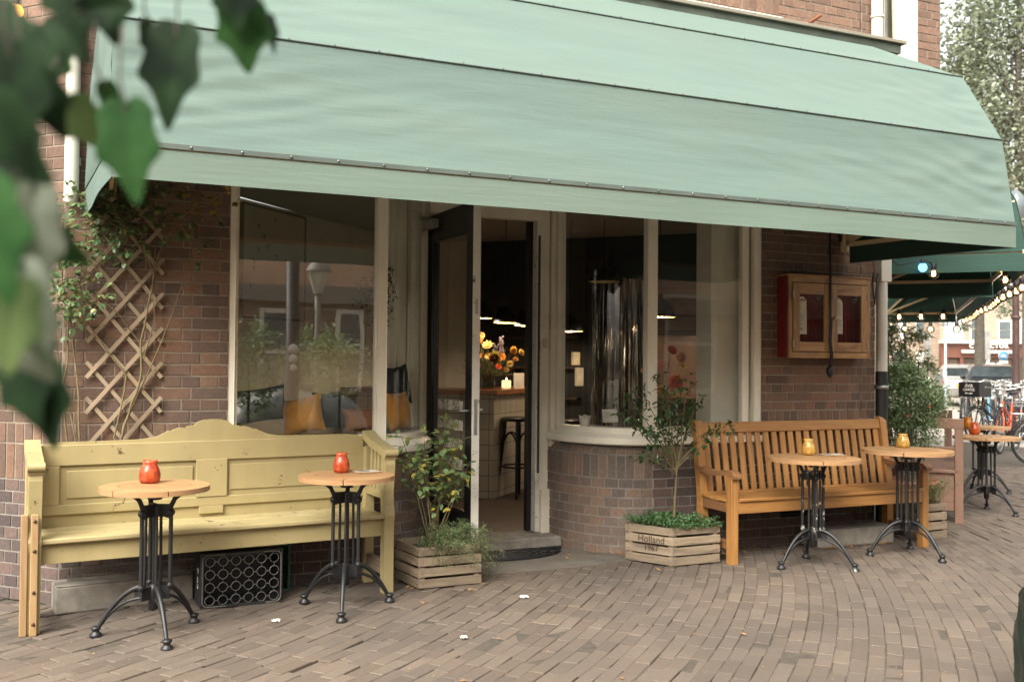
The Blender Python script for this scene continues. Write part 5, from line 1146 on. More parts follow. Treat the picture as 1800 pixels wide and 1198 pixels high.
# window-sill arrangement right
t = thing('window_table', 'low wooden bench inside the right shop window carrying the flowers', 'table', (4.2, .45, .08)); mb = MB(); mb.box((3.85, .16, .80), (4.40, .60, .84)); mb.box((3.88, .5, .08), (3.93, .56, .80)); mb.box((4.30, .5, .08), (4.35, .56, .80)); mb.build('bench', M['rawwood'], t, True, .004)
vb = V((4.12, .36, .845)); vase('glass vase inside the right shop window', vb, .06, .2)
hd = [(fy(x, y, .36+U_(-.08, .1)), c, r) for x, y, c, r in ((1180, 617, 'coral', .05), (1198, 628, 'pink', .05), (1163, 642, 'pink', .05), (1164, 686, 'apricot', .045), (1188, 672, 'coral', .07), (1276, 660, 'coral', .045), (1240, 655, 'red', .035), (1258, 695, 'red', .035), (1246, 700, 'red', .03), (1200, 642, 'butter', .03), (1228, 662, 'butter', .03), (1132, 652, 'pink', .03))]
bouquet('loose bunch of coral tulips and pink poppies inside the right shop window', vb, hd, True, 70, .2, ML['shrub'])
t = thing('dill_umbel', 'dark dried umbel flower rising at the right of the window bunch', 'flower', fy(1245, 640, .36)); st = MB(); b_ = fy(1225, 690, .36); c_ = fy(1262, 618, .36); st.tube(spline(b_, c_, (0, 0, .02), 6), .002, 4)
for k in range(16): e = c_+V((U_(-.09, .05), U_(-.05, .05), U_(-.04, .04))); st.tube([c_-UZ*.05+V((-.02, 0, 0)), e], .001, 3, cap=False); st.ball(e, .008, 6)
st.build('umbel', ML['camellia'], t, True)
p = fy(1028, 765, .38); p.z = .925; t = thing('paper_cup', 'cream folded paper cup on the sill of the curved right pane', 'cup', p); mb = MB(); mb.grid(lambda u, v: V(((.035+.012*v)*cos(2*pi*u), (.035+.012*v)*sin(2*pi*u), v*(.06+.03*abs(sin(2*pi*u*1.5))))), 36, 6); mb.build('cup', M['paper'], t)
p = fy(1072, 768, .3); p.z = .925; t = thing('menu_easel', 'small white menu board on a wooden easel on the sill of the curved pane', 'menu board', p); MB().obox((0, 0, .085), (UX, V((0, .25, .97)), V((0, -.97, .25))), (.065, .05, .003)).build('board', M['paper'], t)
mb = MB()
for x in (-.03, .03): mb.tube([(x, -.02, 0), (x, .03, .06)], .004, 5)
mb.build('easel', M['rawwood'], t); mb = MB()
for k in range(4): mb.box((-.045, -.008-.0, .06+k*.014), (.03-.01*k, -.004, .063+k*.014))
mb.build('print', plain('board_print', srgb(110, 106, 100), .8), t)
p = fy(1243, 727, .5); t = thing('table_lamp', 'tiny glowing amber lamp at the lower right of the right window', 'lamp', p); MB().lathe([(.032, 0), (.034, .02), (.026, .055), (.01, .062), (0, .062)], 14).build('shade', emit('amber_shade', (1, .62, .2, 1), 1.6), t)
t = thing('shelf_unit', 'dark shelf with bottles and cards behind the curved right pane', 'shelf', (4.9, 3.9, .08)); mb = MB()
sa = V((4.55, 4.35, 0)); sb = V((5.15, 3.75, 0))
for z in (1.0, 1.35, 1.7): mb.bar(sa+UZ*z, sb+UZ*z, .16, .025)
mb.build('boards', wood('shelf_boards', srgb(60, 44, 34), srgb(84, 62, 48)), t, True)
for x, y, c in ((1012, 630, srgb(206, 190, 160)), (1018, 662, srgb(200, 192, 176))):
    t = thing('shelf_box', 'pale small box on the dark shelf, ' + ('upper one' if y < 640 else 'lower tall one'), 'box', dz(x, y, 10.6)); MB().obox((0, 0, 0), (UZ, UX, UY), (.07 if y < 640 else .1, .04, .03)).build('body', plain('box_%d' % y, c, .8), t, False, .004)
# ================================================================== string lights under the side awnings
gl_bulb = NT('clear_bulb_glass'); _p = gl_bulb.n('ShaderNodeFresnel', i_IOR=1.45); _a = gl_bulb.n('ShaderNodeBsdfTransparent'); _a.inputs[0].default_value = (1, .93, .8, 1); _b = gl_bulb.n('ShaderNodeBsdfGlossy', i_Roughness=.05); _m = gl_bulb.n('ShaderNodeMixShader'); gl_bulb.l(_p.outputs[0], _m.inputs[0]); gl_bulb.l(_a.outputs[0], _m.inputs[1]); gl_bulb.l(_b.outputs[0], _m.inputs[2]); GBM = gl_bulb.fin(_m)
FIL = emit('filament', (1, .58, .25, 1), 7); CORE = emit('bulb_core', (1, .72, .4, 1), 2.2)
EB = {'blue': emit('blue_bulb', (.12, .45, .95, 1), 1.6), 'orange': emit('orange_bulb', (1, .45, .08, 1), 1.5), 'green': emit('green_bulb', (.1, .8, .5, 1), 1.3)}
def bulb(t, p, r=.05, col=None, cord=.06):
    p = V(p); mb = MB()
    if col:
        mb.lathe([(0, -r*1.05), (r*.5, -r*.93), (r*.92, -r*.45), (r, 0), (r*.9, r*.5), (r*.62, r*.9)], 14, p); b = mb.build('bulb', EB[col], t, True)
    else: mb.ball(p, r, 16); b = mb.build('bulb', GBM, t, True)
    mb = MB(); mb.lathe([(r*.42, r*.75), (r*.48, r*1.0), (r*.5, r*1.75), (r*.36, r*1.9), (0, r*1.92)], 10, p); mb.build('socket', M['cable'], b, True)
    if not col:
        f = MB()
        for k in range(5): a = k*1.26; f.tube([p+V((.2*r*cos(a), .2*r*sin(a), .55*r)), p+V((.34*r*cos(a+.5), .34*r*sin(a+.5), .0)), p+V((.2*r*cos(a+.9), .2*r*sin(a+.9), -.45*r))], r*.045, 4, 0, False)
        f.build('filament', FIL, b, True)
    return b
def festoon(label, pts, sag, cols=None, r=.05, drop=.10, step=1):
    t = thing('string_light', label, 'string lights', pts[0]); w = MB(); n = []
    for a, b in zip(pts, pts[1:]):
        a, b = V(a), V(b)
        for k in range(6): u = k/6; n.append(a.lerp(b, u)-UZ*(sag*4*u*(1-u)))
    n.append(V(pts[-1])); w.tube(n, .006, 5); w2 = w
    for i, q in enumerate(pts[1:-1] if len(pts) > 3 else pts):
        q = V(q); c = q-UZ*drop; w2.tube([q, c+UZ*.05], .005, 5); bulb(t, c, r, (cols or {}).get(i))
    w2.build('wire', M['cable'], t, True); return t
S0 = B0
def sp(s, n, z): return S0+D2*s+N2*n+UZ*z
festoon('string of warm clear bulbs along the front edge of the side street awnings', [sp(1.55+.47*k, 1.30+.02*sin(k), 2.335) for k in range(19)], .03, {}, .052, .16)
festoon('three warm bulbs strung across the far end of the farther side awning', [sp(10.2, -.1+.36*k, 2.40) for k in range(5)], .10, {}, .075, .12)
festoon('faint row of bulbs hanging beyond the last side awning', [sp(12.6, -.1+.48*k, 2.34) for k in range(5)], .12, {}, .08, .20)
t = thing('string_light', 'string with blue, clear and orange bulbs under the nearest side awning', 'string lights', sp(1, .5, 2.4)); a = dz(1622, 470, 8.2); b = dz(1641, 481, 8.2); c = dz(1765, 473, 8.6); d = dz(1767, 492, 8.5)
bulb(t, a, .036, 'blue'); bulb(t, b, .046); bulb(t, c, .038, 'orange'); bulb(t, d, .05)
mb = MB(); mb.tube([dz(1560, 452, 8.2), dz(1580, 466, 8.2), dz(1600, 462, 8.2), a+UZ*.07, b+UZ*.08, dz(1690, 460, 8.4), dz(1745, 478, 8.5), c+UZ*.07, d+UZ*.09], .006, 5); mb.build('wire', M['cable'], t, True)
t = thing('string_light', 'string light with orange and blue bulbs at the top left brick wall', 'string lights', dz(28, 18, 4.6)); a = dz(29, 20, 4.6); b = dz(101, 117, 4.9); bulb(t, a, .032, 'orange'); bulb(t, b, .022, 'blue')
mb = MB(); mb.tube([dz(18, -40, 4.6), a+UZ*.06, dz(40, 40, 4.65), dz(58, 95, 4.7), b+UZ*.045, dz(125, 80, 4.9), dz(150, 95, 5.0)], .007, 6); mb.build('wire', plain('green_cable', srgb(58, 84, 70), .5), t, True)
# ================================================================== side street: bush, bench, background
random.seed(31); BUx = V((cos(YAW), -sin(YAW), 0))
def cloud(mb, c, rad, n, L, W, flat=.4, clumps=30, st=None, m=0, up=.3):
    c = V(c); cs = []
    for i in range(clumps):
        d = V((random.gauss(0, 1), random.gauss(0, 1), random.gauss(0, 1))).normalized()*U_(.35, 1)**.6; cs.append(V((d.x*rad[0], d.y*rad[1], d.z*rad[2])))
    for i in range(n):
        k = random.choice(cs); s = .32; p = c+k+V((random.gauss(0, s*rad[0]*.6), random.gauss(0, s*rad[1]*.6), random.gauss(0, s*rad[2]*.5)))
        mb.leaf(p, V((U_(-1, 1), U_(-1, 1), U_(-.7, .6))), V((U_(-flat, flat), U_(-flat, flat), 1)), L*U_(.7, 1.3), W*U_(.7, 1.3), m, .1, .2)
    return cs, c
t = thing('shrub', 'rounded fine leaved green shrub at the brick corner behind the teak bench', 'shrub', (7.2, 1.0, 0)); mb = MB(); cb = dz(1600, 706, 8.45)
cloud(mb, cb, (.29, .26, .25), 8000, .03, .013, .7, 90); cloud(mb, cb+UZ*.24-BUx*.06, (.17, .17, .14), 1500, .03, .013, .7, 26); cloud(mb, cb+V((.0, 0, -.25)), (.24, .22, .2), 2600, .03, .013, .7, 36); mb.build('foliage', ML['bush'], t, True)
st = MB()
for k in range(9): st.tube(spline((cb.x+U_(-.08, .08), cb.y+U_(-.08, .08), .3), cb+V((U_(-.2, .2), U_(-.2, .2), U_(-.1, .5))), (0, 0, 0), 5), .008, 5)
st.build('stems', ML['bark'], t, True); mb = MB(); mb.lathe([(.16, 0), (.22, .38), (.235, .38), (.235, .42), (.2, .42), (.18, .36), (0, .36)], 24, (cb.x, cb.y, 0)); mb.build('pot', plain('terracotta', srgb(132, 84, 62), .85), t, True)
t = thing('shrub', 'loose tall greenery growing up the side street wall beyond the shrub', 'shrub', sp(6, .4, 0)); mb = MB(); st = MB()
for x, y, z, rx, rz, n in ((1572, 640, 15, .26, .42, 1300), (1600, 620, 16, .3, .4, 1000), (1560, 590, 15, .16, .35, 700), (1625, 660, 16, .25, .32, 900), (1585, 680, 14, .3, .3, 900), (1590, 585, 16, .4, .16, 500)): p = dz(x, y, z); cloud(mb, p, (rx, rx, rz), n, .055, .026, .6, 24); mb.tube(spline((p.x, p.y, 0), p, (.05, 0, 0), 6), .014, 5, 1)
mb.build('foliage', [leafmat('pale_greenery_leaf', srgb(104, 124, 88), srgb(164, 178, 140), srgb(196, 200, 170), .5, .35), ML['bark']], t, True)  # pale green leaf tones differing at random from leaf to leaf
fl = MB()
for x, y in ((1634, 714), (1596, 730)): flower(fl, dz(x, y, 8.15), V((-.4, -1, .3)), .012, 6)
fl.build('blossoms', PM['coral'], bpy.data.objects['shrub'], True)
# brown box bench along the side wall
t = thing('box_bench', 'reddish brown box bench with tall end posts along the side street wall', 'bench', sp(1.1, .7, 0)); bm_ = wood('brown_painted_wood', srgb(122, 92, 76), srgb(142, 110, 92), .5, .1)
mb = MB()
for s_ in (1.06, 2.86):
    for n in (.10, .70): a = sp(s_, n, 0); mb = MB(); mb.obox(a+UZ*.465, (UZ, D2, N2), (.465, .03, .035)); mb.build('post', bm_, t, True, .004)
mb = MB(); mb.obox(sp(1.96, .40, .46), (D2, N2, UZ), (.93, .33, .015)); mb.build('seat', bm_, t, True, .004)
mb = MB(); mb.obox(sp(1.96, .66, .28), (D2, UZ, N2), (.87, .17, .012)); mb.obox(sp(1.07, .40, .28), (N2, UZ, D2), (.265, .17, .012)); mb.build('box_panel', bm_, t, True)
mb = MB(); mb.obox(sp(1.06, .40, .89), (N2, UZ, D2), (.34, .045, .034)); mb.build('end_rail', bm_, t, True, .004); mb = MB(); mb.obox(sp(1.06, .40, .65), (N2, UZ, D2), (.265, .03, .02)); mb.build('end_rail', bm_, t, True, .004); mb = MB(); mb.obox(sp(2.86, .40, .89), (N2, UZ, D2), (.34, .045, .034)); mb.build('end_rail', bm_, t, True, .004)
mb = MB(); mb.obox(sp(1.96, .08, .75), (D2, UZ, N2), (.87, .16, .012)); mb.build('backrest', bm_, t, True)
# --- far scenery
FH = V((sin(YAW), cos(YAW), 0)); BU = V((cos(YAW), -sin(YAW), 0))
def fp(x, y, z): return on(x, y, FH, CAM+FH*z)
def fbox(mb, x0, y0, x1, y1, z, th=.1, m=0, back=0):
    a, b = fp(x0, y1, z), fp(x1, y0, z); a = V((a.x, a.y, max(a.z, 0))); w = (b-a).dot(BU); h = b.z-a.z; c = a+BU*(w/2)+UZ*(h/2)+FH*(back); mb.obox(c, (BU, UZ, FH), (w/2, h/2, th/2), m); return c
def farbrick(name, c1, c2, mo):
    t = NT(name); oc = t.n('ShaderNodeTexCoord').outputs['UV']; b = t.n('ShaderNodeTexBrick', i_Scale=1, i_Mortar_Size=.012, i_Brick_Width=.22, i_Row_Height=.07); b.inputs['Color1'].default_value = c1; b.inputs['Color2'].default_value = c2; b.inputs['Mortar'].default_value = mo
    t.l(oc, b.inputs['Vector']); c = t.mix(1, b.outputs[0], t.ramp(t.noise(oc, .7, 5), [(.3, (.85, .85, .85)), (.7, (1.12, 1.12, 1.12))]), 'MULTIPLY'); return t.fin(t.pbr(c, .9))
fbk = farbrick('pale_beige_brick', srgb(150, 128, 110), srgb(162, 142, 124), srgb(176, 162, 146)); dgl = plain('dark_window_glass', srgb(96, 104, 106), .1, 0, .3, .6); wpt = plain('white_window_paint', srgb(222, 218, 208), .6, var=.05); curt = plain('white_curtain', srgb(214, 214, 208), .8, var=.1)
def house(label, x0, y0, x1, z, wins, mat, extra=None):
    t = thing('terraced_house', label, 'building', fp((x0+x1)/2, 690, z)); t.location.z = 0; mb = MB(); fbox(mb, x0, y0, x1, 720, z, 8, 0, 4); w = mb.build('wall', mat, t, True)
    for i, (a, b, c, d) in enumerate(wins):
        mb = MB(); fbox(mb, a, b, c, d, z, .10, 0, .02); f = mb.build('window', wpt, t, True); e = min(2.2, (c-a)*.12); mb = MB(); my = (b+d)/2
        fbox(mb, a+e, b+e, c-e, my-.6, z, .04, 0, -.04); fbox(mb, a+e, my+.6, c-e, d-e, z, .04, 0, -.04); mb.build('pane', curt if i % 3 == 0 else dgl, f, True)
    mb = MB(); fbox(mb, x0, y0-4, x1, y0, z, .5, 0, -.1); mb.build('cornice', wpt, t, True); return t
fh = house('beige brick house with white sash windows behind the loose greenery', 1525, 300, 1652, 52, [(1578, 562, 1594, 598), (1608, 560, 1634, 598), (1570, 616, 1594, 656), (1610, 618, 1636, 655), (1545, 560, 1566, 598), (1578, 470, 1594, 520), (1608, 470, 1634, 520), (1578, 380, 1594, 430)], fbk)
sh_ = house('corner house with a red brown shop front and white upper windows far down the street', 1652, 296, 1900, 50, [(1663, 555, 1694, 600), (1705, 557, 1724, 598), (1754, 563, 1778, 597), (1793, 560, 1816, 598), (1664, 450, 1694, 510), (1705, 450, 1724, 510), (1754, 450, 1778, 510)], fbk)
rb = plain('red_brown_fascia', srgb(112, 70, 56), .5, var=.1)
mb = MB(); fbox(mb, 1651, 603, 1850, 628, 49.8, .3, 0, -.1); fbox(mb, 1651, 628, 1662, 700, 49.8, .3, 0, -.1); fbox(mb, 1684, 628, 1690, 700, 49.8, .25, 0, -.1); fbox(mb, 1778, 628, 1784, 700, 49.8, .25, 0, -.1); mb.build('shop_front', rb, sh_, True)
mb = MB(); fbox(mb, 1651, 599, 1850, 603, 49.6, .4, 0, -.1); fbox(mb, 1688, 615.5, 1781, 620, 49.5, .1, 0, -.15); mb.build('shop_cornice', plain('pale_cornice', srgb(196, 200, 190), .6), sh_, True)
mb = MB(); fbox(mb, 1662, 630, 1684, 700, 49.7, .05); fbox(mb, 1690, 630, 1778, 700, 49.7, .05); fbox(mb, 1784, 630, 1850, 700, 49.7, .05); mb.build('shop_window', plain('shop_glass', srgb(92, 78, 68), .15, 0, .4, .5), sh_, True)
for tx, x, y, s in (('CH', 1712, 609.3, .30), ('ACTOR', 1752, 609.3, .30)): text_mb(tx, s, fp(x, y-1.2, 49.3), BU, UZ, .02, 0, .012, 0, 1.25).build('lettering', M['chalk'], sh_, True)
text_mb('olar', .72, fp(1741, 641.5, 49.3), BU, UZ, .02, 0, .015).build('window_lettering', M['chalk'], sh_, True)
def tree(label, x, z, H, cx, cy, rad, n, L, tr, base=True):
    p = fp(x, 690, z); t = thing('street_tree', label, 'tree', (p.x, p.y, 0)); st = MB(); mb = MB(); c = fp(cx, cy, z); st.tube([V((p.x, p.y, 0)), V((p.x, p.y, 2)), V((p.x, p.y, 4))*.5+V((p.x, p.y, 4))*.5, c-UZ*rad[2]*.3, c+UZ*rad[2]*.7], [tr*1.2, tr, tr*.9, tr*.7, tr*.15], 10)
    cs, c0 = cloud(mb, c, rad, n, L, L*.62, .8, 70)
    for k in cs[:26]: st.tube(spline(c-UZ*rad[2]*U_(.2, .6), c+k*.9, (0, 0, .3), 5), [tr*.3, tr*.25, tr*.2, tr*.14, tr*.1, tr*.05], 5)
    st.build('trunk', ML['bark'], t, True); mb.build('crown', ML['tree'], t, True); return t
tree('tall pale leaved street tree filling the top right corner above the awning', 1806, 31, 12, 1790, 118, (2.15, 2.2, 4.6), 17000, .16, .16)
tree('street tree with a bare grey trunk in front of the red brown shop sign', 1722, 40, 12, 1714, 215, (1.5, 1.5, 3.0), 6500, .17, .2)
p = fp(1770, 535, 33); t = thing('low_branch', 'low leafy branch of a street tree hanging beside the maroon lamp post', 'branch', p); mb = MB(); cloud(mb, p, (.5, .4, .35), 420, .12, .07, .8, 14); cloud(mb, fp(1700, 575, 36), (.25, .2, .2), 120, .12, .07, .8, 6); mb.build('leaves', ML['tree'], t, True); st = MB(); st.tube([p+UZ*2, p+UZ*.8, p], [.03, .02, .01], 5); st.tube([p+UZ*1.5, fp(1700, 560, 36)+UZ*.4, fp(1700, 575, 36)], .012, 5); st.build('twig', ML['bark'], t, True)
# lamp post, poles, signs, parking meter
p = fp(1786, 690, 20); t = thing('street_lamp', 'maroon cast iron street lamp post behind the bicycles', 'street lamp', (p.x, p.y, 0)); mr = plain('maroon_iron', srgb(62, 42, 38), .5, var=.3, ns=8)
mb = MB(); mb.lathe([(.14, 0), (.14, .5), (.09, .6), (.075, 1.4), (.068, 2.5), (.066, 4.4)], 14, (p.x, p.y, 0)); mb.lathe([(.07, 0), (.095, .02), (.095, .06), (.07, .08)], 14, (p.x, p.y, 2.38)); mb.build('post', mr, t, True); mb = MB(); mb.lathe([(.06, 4.4), (.16, 4.5), (.22, 4.85), (.06, 5.05), (0, 5.1)], 8, (p.x, p.y, 0)); mb.build('lantern', dgl, t, True)
p = fp(1662, 690, 33); t = thing('signpost', 'slim blue grey metal pole rising to the side awning beside the parking meter', 'post', (p.x, p.y, 0)); MB().lathe([(.05, 0), (.05, 1.2), (.04, 1.25), (.04, 3.2), (0, 3.2)], 10, (p.x, p.y, 0)).build('pole', plain('blue_grey_steel', srgb(150, 164, 166), .5), t, True); mb = MB(); mb.obox((p.x, p.y, 3.0), (UZ, BU, FH), (.25, .1, .02)); mb.build('sign_plate', M['steel'], t, True)
p = fp(1650, 690, 32); t = thing('parking_meter', 'grey parking meter pillar with a white letter beside the slim pole', 'parking meter', (p.x, p.y, 0)); mb = MB(); mb.obox((p.x, p.y, .66), (UZ, BU, FH), (.66, .105, .1)); mb.build('body', plain('grey_housing', srgb(104, 98, 92), .5), t, True, .02); mb = MB(); mb.obox(V((p.x, p.y, 1.0))-FH*.104, (UZ, BU, FH), (.1, .06, .004)); mb.build('display', dgl, t, True); text_mb('P', .13, V((p.x, p.y, 1.19))-FH*.103, BU, UZ, .002, 0, .004).build('lettering', M['chalk'], t, True)
p = fp(1764, 625, 40); t = thing('cycle_sign', 'round blue sign with a white bicycle above a small white plate', 'sign', (p.x, p.y, 0)); mb = MB(); mb.lathe([(.0, 0), (.205, 0), (.205, .02), (0, .02)], 28, p, 0, FH); mb.build('rim', M['chalk'], t, True); mb = MB(); mb.lathe([(0, -.004), (.19, -.004), (.19, 0), (.0, 0)], 28, p, 0, FH); mb.build('disc', plain('traffic_blue', srgb(52, 132, 190), .5, var=.05), t, True)
mb = MB()
for s_ in (-.075, .075): mb.tube([p-FH*.012+BU*(s_+.052*cos(a))+UZ*(-.03+.052*sin(a)) for a in [2*pi*k/16 for k in range(17)]], .009, 5)
q = lambda x, z: p-FH*.012+BU*x+UZ*z
for a, b in ((q(-.075, -.03), q(-.035, .04)), (q(-.035, .04), q(.05, .04)), (q(.05, .04), q(0, -.03)), (q(0, -.03), q(-.035, .04)), (q(.075, -.03), q(.045, .07)), (q(-.06, .06), q(-.02, .06))): mb.tube([a, b], .008, 5)
mb.build('bicycle_symbol', M['chalk'], t, True); mb = MB(); c = p-UZ*.26; mb.obox(c, (BU, UZ, FH), (.18, .055, .008)); mb.build('plate', M['chalk'], t, True); MB().lathe([(.03, 0), (.03, p.z+.2), (0, p.z+.2)], 8, (p.x+FH.x*.05, p.y+FH.y*.05, 0)).build('pole', M['steel'], t, True)
p = fp(1735, 690, 43); t = thing('sign_panel', 'tall narrow grey panel sign beside the bare trunk', 'sign', (p.x, p.y, 0)); mb = MB(); fbox(mb, 1731, 582, 1740, 632, 43, .1); mb.build('panel', plain('grey_panel', srgb(150, 148, 144), .5), t, True); MB().lathe([(.04, 0), (.04, 2.2), (0, 2.2)], 8, (p.x, p.y, 0)).build('pole', M['steel'], t, True)
p = fp(1630, 690, 40); t = thing('sign_panel', 'grey panel sign on a pole before the beige house', 'sign', (p.x, p.y, 0)); mb = MB(); fbox(mb, 1627, 585, 1635, 628, 40, .1); mb.build('panel', plain('grey_panel_b', srgb(140, 142, 140), .5), t, True); MB().lathe([(.04, 0), (.04, 2.2), (0, 2.2)], 8, (p.x, p.y, 0)).build('pole', M['steel'], t, True)

# bicycles
rub = M['cable']; chrome = plain('dull_chrome', srgb(176, 174, 168), .25, .9, .15)
def bike(label, p, head, fcol, crate_=None, group=None, rack=False):
    t = thing('bicycle', label, 'bicycle', p, atan2(head.y, head.x), group or 'bicycles parked in the side street'); fm = plain('bike_paint', fcol, .35, .1, .1); R = .34; wb = 1.1
    for x, nm in ((0, 'rear'), (wb, 'front')):
        c = V((x, 0, R)); ring = lambda r: [c+V((r*cos(a), 0, r*sin(a))) for a in [2*pi*k/28 for k in range(29)]]
        mb = MB(); mb.tube(ring(R-.018), .019, 7, cap=False); w = mb.build('wheel', rub, t); mb = MB(); mb.tube(ring(R-.045), .009, 5, cap=False); mb.tube([c-UY*.05, c+UY*.05], .02, 8)
        for k in range(16): a = 2*pi*k/16; mb.tube([c+UY*(.02*(-1)**k), c+V(((R-.05)*cos(a), 0, (R-.05)*sin(a)))], .0018, 3, cap=False)
        mb.build('rim', chrome, w); mb = MB(); a0, a1 = (20, 190) if x == 0 else (-5, 150)
        for dy in (-.018, .018): mb.tube([c+V(((R+.022)*cos(a), dy, (R+.022)*sin(a))) for a in [radians(a0+(a1-a0)*k/16) for k in range(17)]], .012, 5)
        mb.build('mudguard', fm if fcol[0] < .1 else rub, t)
    bb = V((.43, 0, .29)); st_ = V((.27, 0, .80)); hd = V((.92, 0, .84)); hb = V((.96, 0, .70)); mb = MB()
    for a, b, r in ((bb, st_, .017), (bb, hb, .02), (bb+UZ*.2-UX*.06, hd-UZ*.05, .018), (hd, hb, .02), (hb, V((1.02, .05, .55)), .012), (hb, V((1.02, -.05, .55)), .012), (V((1.02, .05, .55)), V((wb, .05, R)), .011), (V((1.02, -.05, .55)), V((wb, -.05, R)), .011)): mb.tube([a, b], r, 7)
    for s_ in (-1, 1): mb.tube([bb+UY*.03*s_, V((0, .055*s_, R))], .010, 6); mb.tube([st_-UZ*.05, V((0, .055*s_, R))], .009, 6)
    mb.build('frame', fm, t)
    mb = MB(); mb.tube([st_, st_+V((-.03, 0, .14))], .013, 6); mb.tube([hd, hd+V((-.03, 0, .17))], .013, 6); h0 = hd+V((-.03, 0, .17)); mb.tube([h0+V((-.22, -.30, .03)), h0+V((-.06, -.28, .06)), h0+V((.03, -.16, .04)), h0, h0+V((.03, .16, .04)), h0+V((-.06, .28, .06)), h0+V((-.22, .30, .03))], .0115, 7); mb.build('handlebar', chrome, t)
    mb = MB(); c = st_+V((-.02, 0, .16)); mb.grid(lambda u, v: c+V((-.13+.27*u, (v-.5)*.20*(1-.78*u**.7), .02+.025*(1-u)*abs(v-.5)*2-.05*abs((v-.5)*2)**3*.6)), 8, 8); mb.grid(lambda u, v: c+V((-.13+.27*u, (.5-v)*.20*(1-.78*u**.7), -.02)), 8, 4); mb.ball(c+V((-.06, 0, 0)), .06, 8, 0, (1.3, 1.2, .45)); mb.build('saddle', rub, t)
    mb = MB(); mb.prism([(.02, .05, .30), (.5, .05, .23), (.52, .05, .36), (.05, .05, .40)], (0, .025, 0)); mb.tube([bb-UY*.08, bb+UY*.08], .03, 8); mb.tube([bb+UY*.09, bb+V((.1, .09, -.13))], .008, 5); mb.tube([bb-UY*.09, bb+V((-.1, -.09, .13))], .008, 5); mb.box(bb+V((.06, .09, -.15)), bb+V((.15, .17, -.12))); mb.box(bb+V((-.14, -.17, .12)), bb+V((-.05, -.09, .15))); mb.build('chain_case', rub, t)
    mb = MB()
    for y in (-.06, .06): mb.tube([(-.32, y, .74), (.22, y, .74)], .007, 5); mb.tube([(0, y*1.1, R), (-.12, y, .74)], .005, 4)
    for k in range(4): mb.tube([(-.3+.15*k, -.06, .74), (-.3+.15*k, .06, .74)], .005, 4)
    mb.build('carrier', chrome, t); mb = MB(); mb.lathe([(0, 0), (.035, .01), (.045, .05), (.04, .06), (0, .06)], 12, hb+V((.05, 0, .06)), 0, UX); mb.build('headlamp', chrome, t); mb = MB(); mb.box((-.36, -.03, .62), (-.335, .03, .67)); mb.build('tail_light', plain('red_reflector', srgb(180, 40, 36), .3), t)
    if crate_:
        mb = MB(); a, b = V((.98, -.21, .86)), V((1.32, .21, 1.12)); mb.box(a, (b.x, b.y, a.z+.015)); mb.box(a, (a.x+.012, b.y, b.z)); mb.box((b.x-.012, a.y, a.z), b); mb.box((a.x+.012, a.y, a.z+.015), (b.x-.012, a.y+.012, b.z)); mb.box((a.x+.012, b.y-.012, a.z+.015), (b.x-.012, b.y, b.z)); cr_ = mb.build('front_crate', M['plastblack'], t)
        for tx, z, s_ in (('AVA', 1.055, .085), ('CRATES', .985, .065), ('for sale', .925, .05)):
            for ux, o in ((UY, V((b.x+.001, 0, z))),): text_mb(tx, s_, o, ux, UZ, .001).build('crate_print', M['chalk'], cr_)
            text_mb(tx, s_, V((1.15, -.2115, z)), UX, UZ, .001).build('crate_print', M['chalk'], cr_)
    return t
def bpt(x, z): p = fp(x, 690, z); return V((p.x, p.y, 0))
q = bpt(1717, 17.5); hdg = (-BU*.88-FH*.47).normalized(); bike('black bicycle with a black plastic crate above its front wheel', q-hdg*1.1, hdg, srgb(34, 34, 36), True)
hdg = (-BU*.64-FH*.77).normalized(); q = bpt(1757, 15.6); bike('orange framed bicycle parked nearest the pavement tables', q-hdg*1.1, hdg, srgb(214, 84, 40))
hdg = (BU*.96-FH*.28).normalized(); bike('black bicycle whose rear wheel is cut by the right edge of the picture', bpt(1822, 13.7), hdg, srgb(36, 36, 38))
bs = []
for lb, x, z, hx, hf, c in (('grey bicycle showing a wheel behind the black bicycle with the crate', 1692, 20.5, -.5, -.86, srgb(90, 90, 90)), ('light blue bicycle among the parked bicycles behind the orange one', 1745, 19.2, -.35, -.93, srgb(92, 150, 180)), ('dark bicycle leaning in the row right of the orange bicycle', 1798, 18.4, -.4, -.9, srgb(60, 60, 62)), ('silver bicycle in the middle of the distant row', 1730, 22, -.55, -.83, srgb(170, 168, 162)), ('white bicycle behind the light blue one', 1758, 22.5, -.5, -.86, srgb(200, 198, 190)), ('black bicycle in the distant row before the lamp post', 1782, 23, -.45, -.9, srgb(44, 44, 46)), ('olive bicycle at the far right of the row', 1806, 21, -.5, -.86, srgb(96, 98, 84)), ('dark grey bicycle farthest back in the row', 1746, 25, -.6, -.8, srgb(76, 78, 80)), ('silver bicycle farthest right in the back row', 1790, 25.5, -.6, -.8, srgb(150, 150, 146)), ('navy bicycle between the orange bicycle and the lamp post', 1776, 19.6, -.45, -.9, srgb(48, 54, 74)), ('cream bicycle crowded behind the black crate', 1712, 23.4, -.6, -.8, srgb(196, 184, 160)), ('green bicycle right of the maroon lamp post', 1812, 23.2, -.5, -.86, srgb(70, 96, 80)), ('black bicycle hidden behind the silver one of the middle row', 1738, 20.6, -.5, -.86, srgb(40, 40, 42)), ('brown bicycle behind the orange frame', 1768, 21, -.42, -.9, srgb(96, 72, 56))):
    h = (BU*hx+FH*hf).normalized(); bike(lb, bpt(x, z)-h*1.1, h, c)
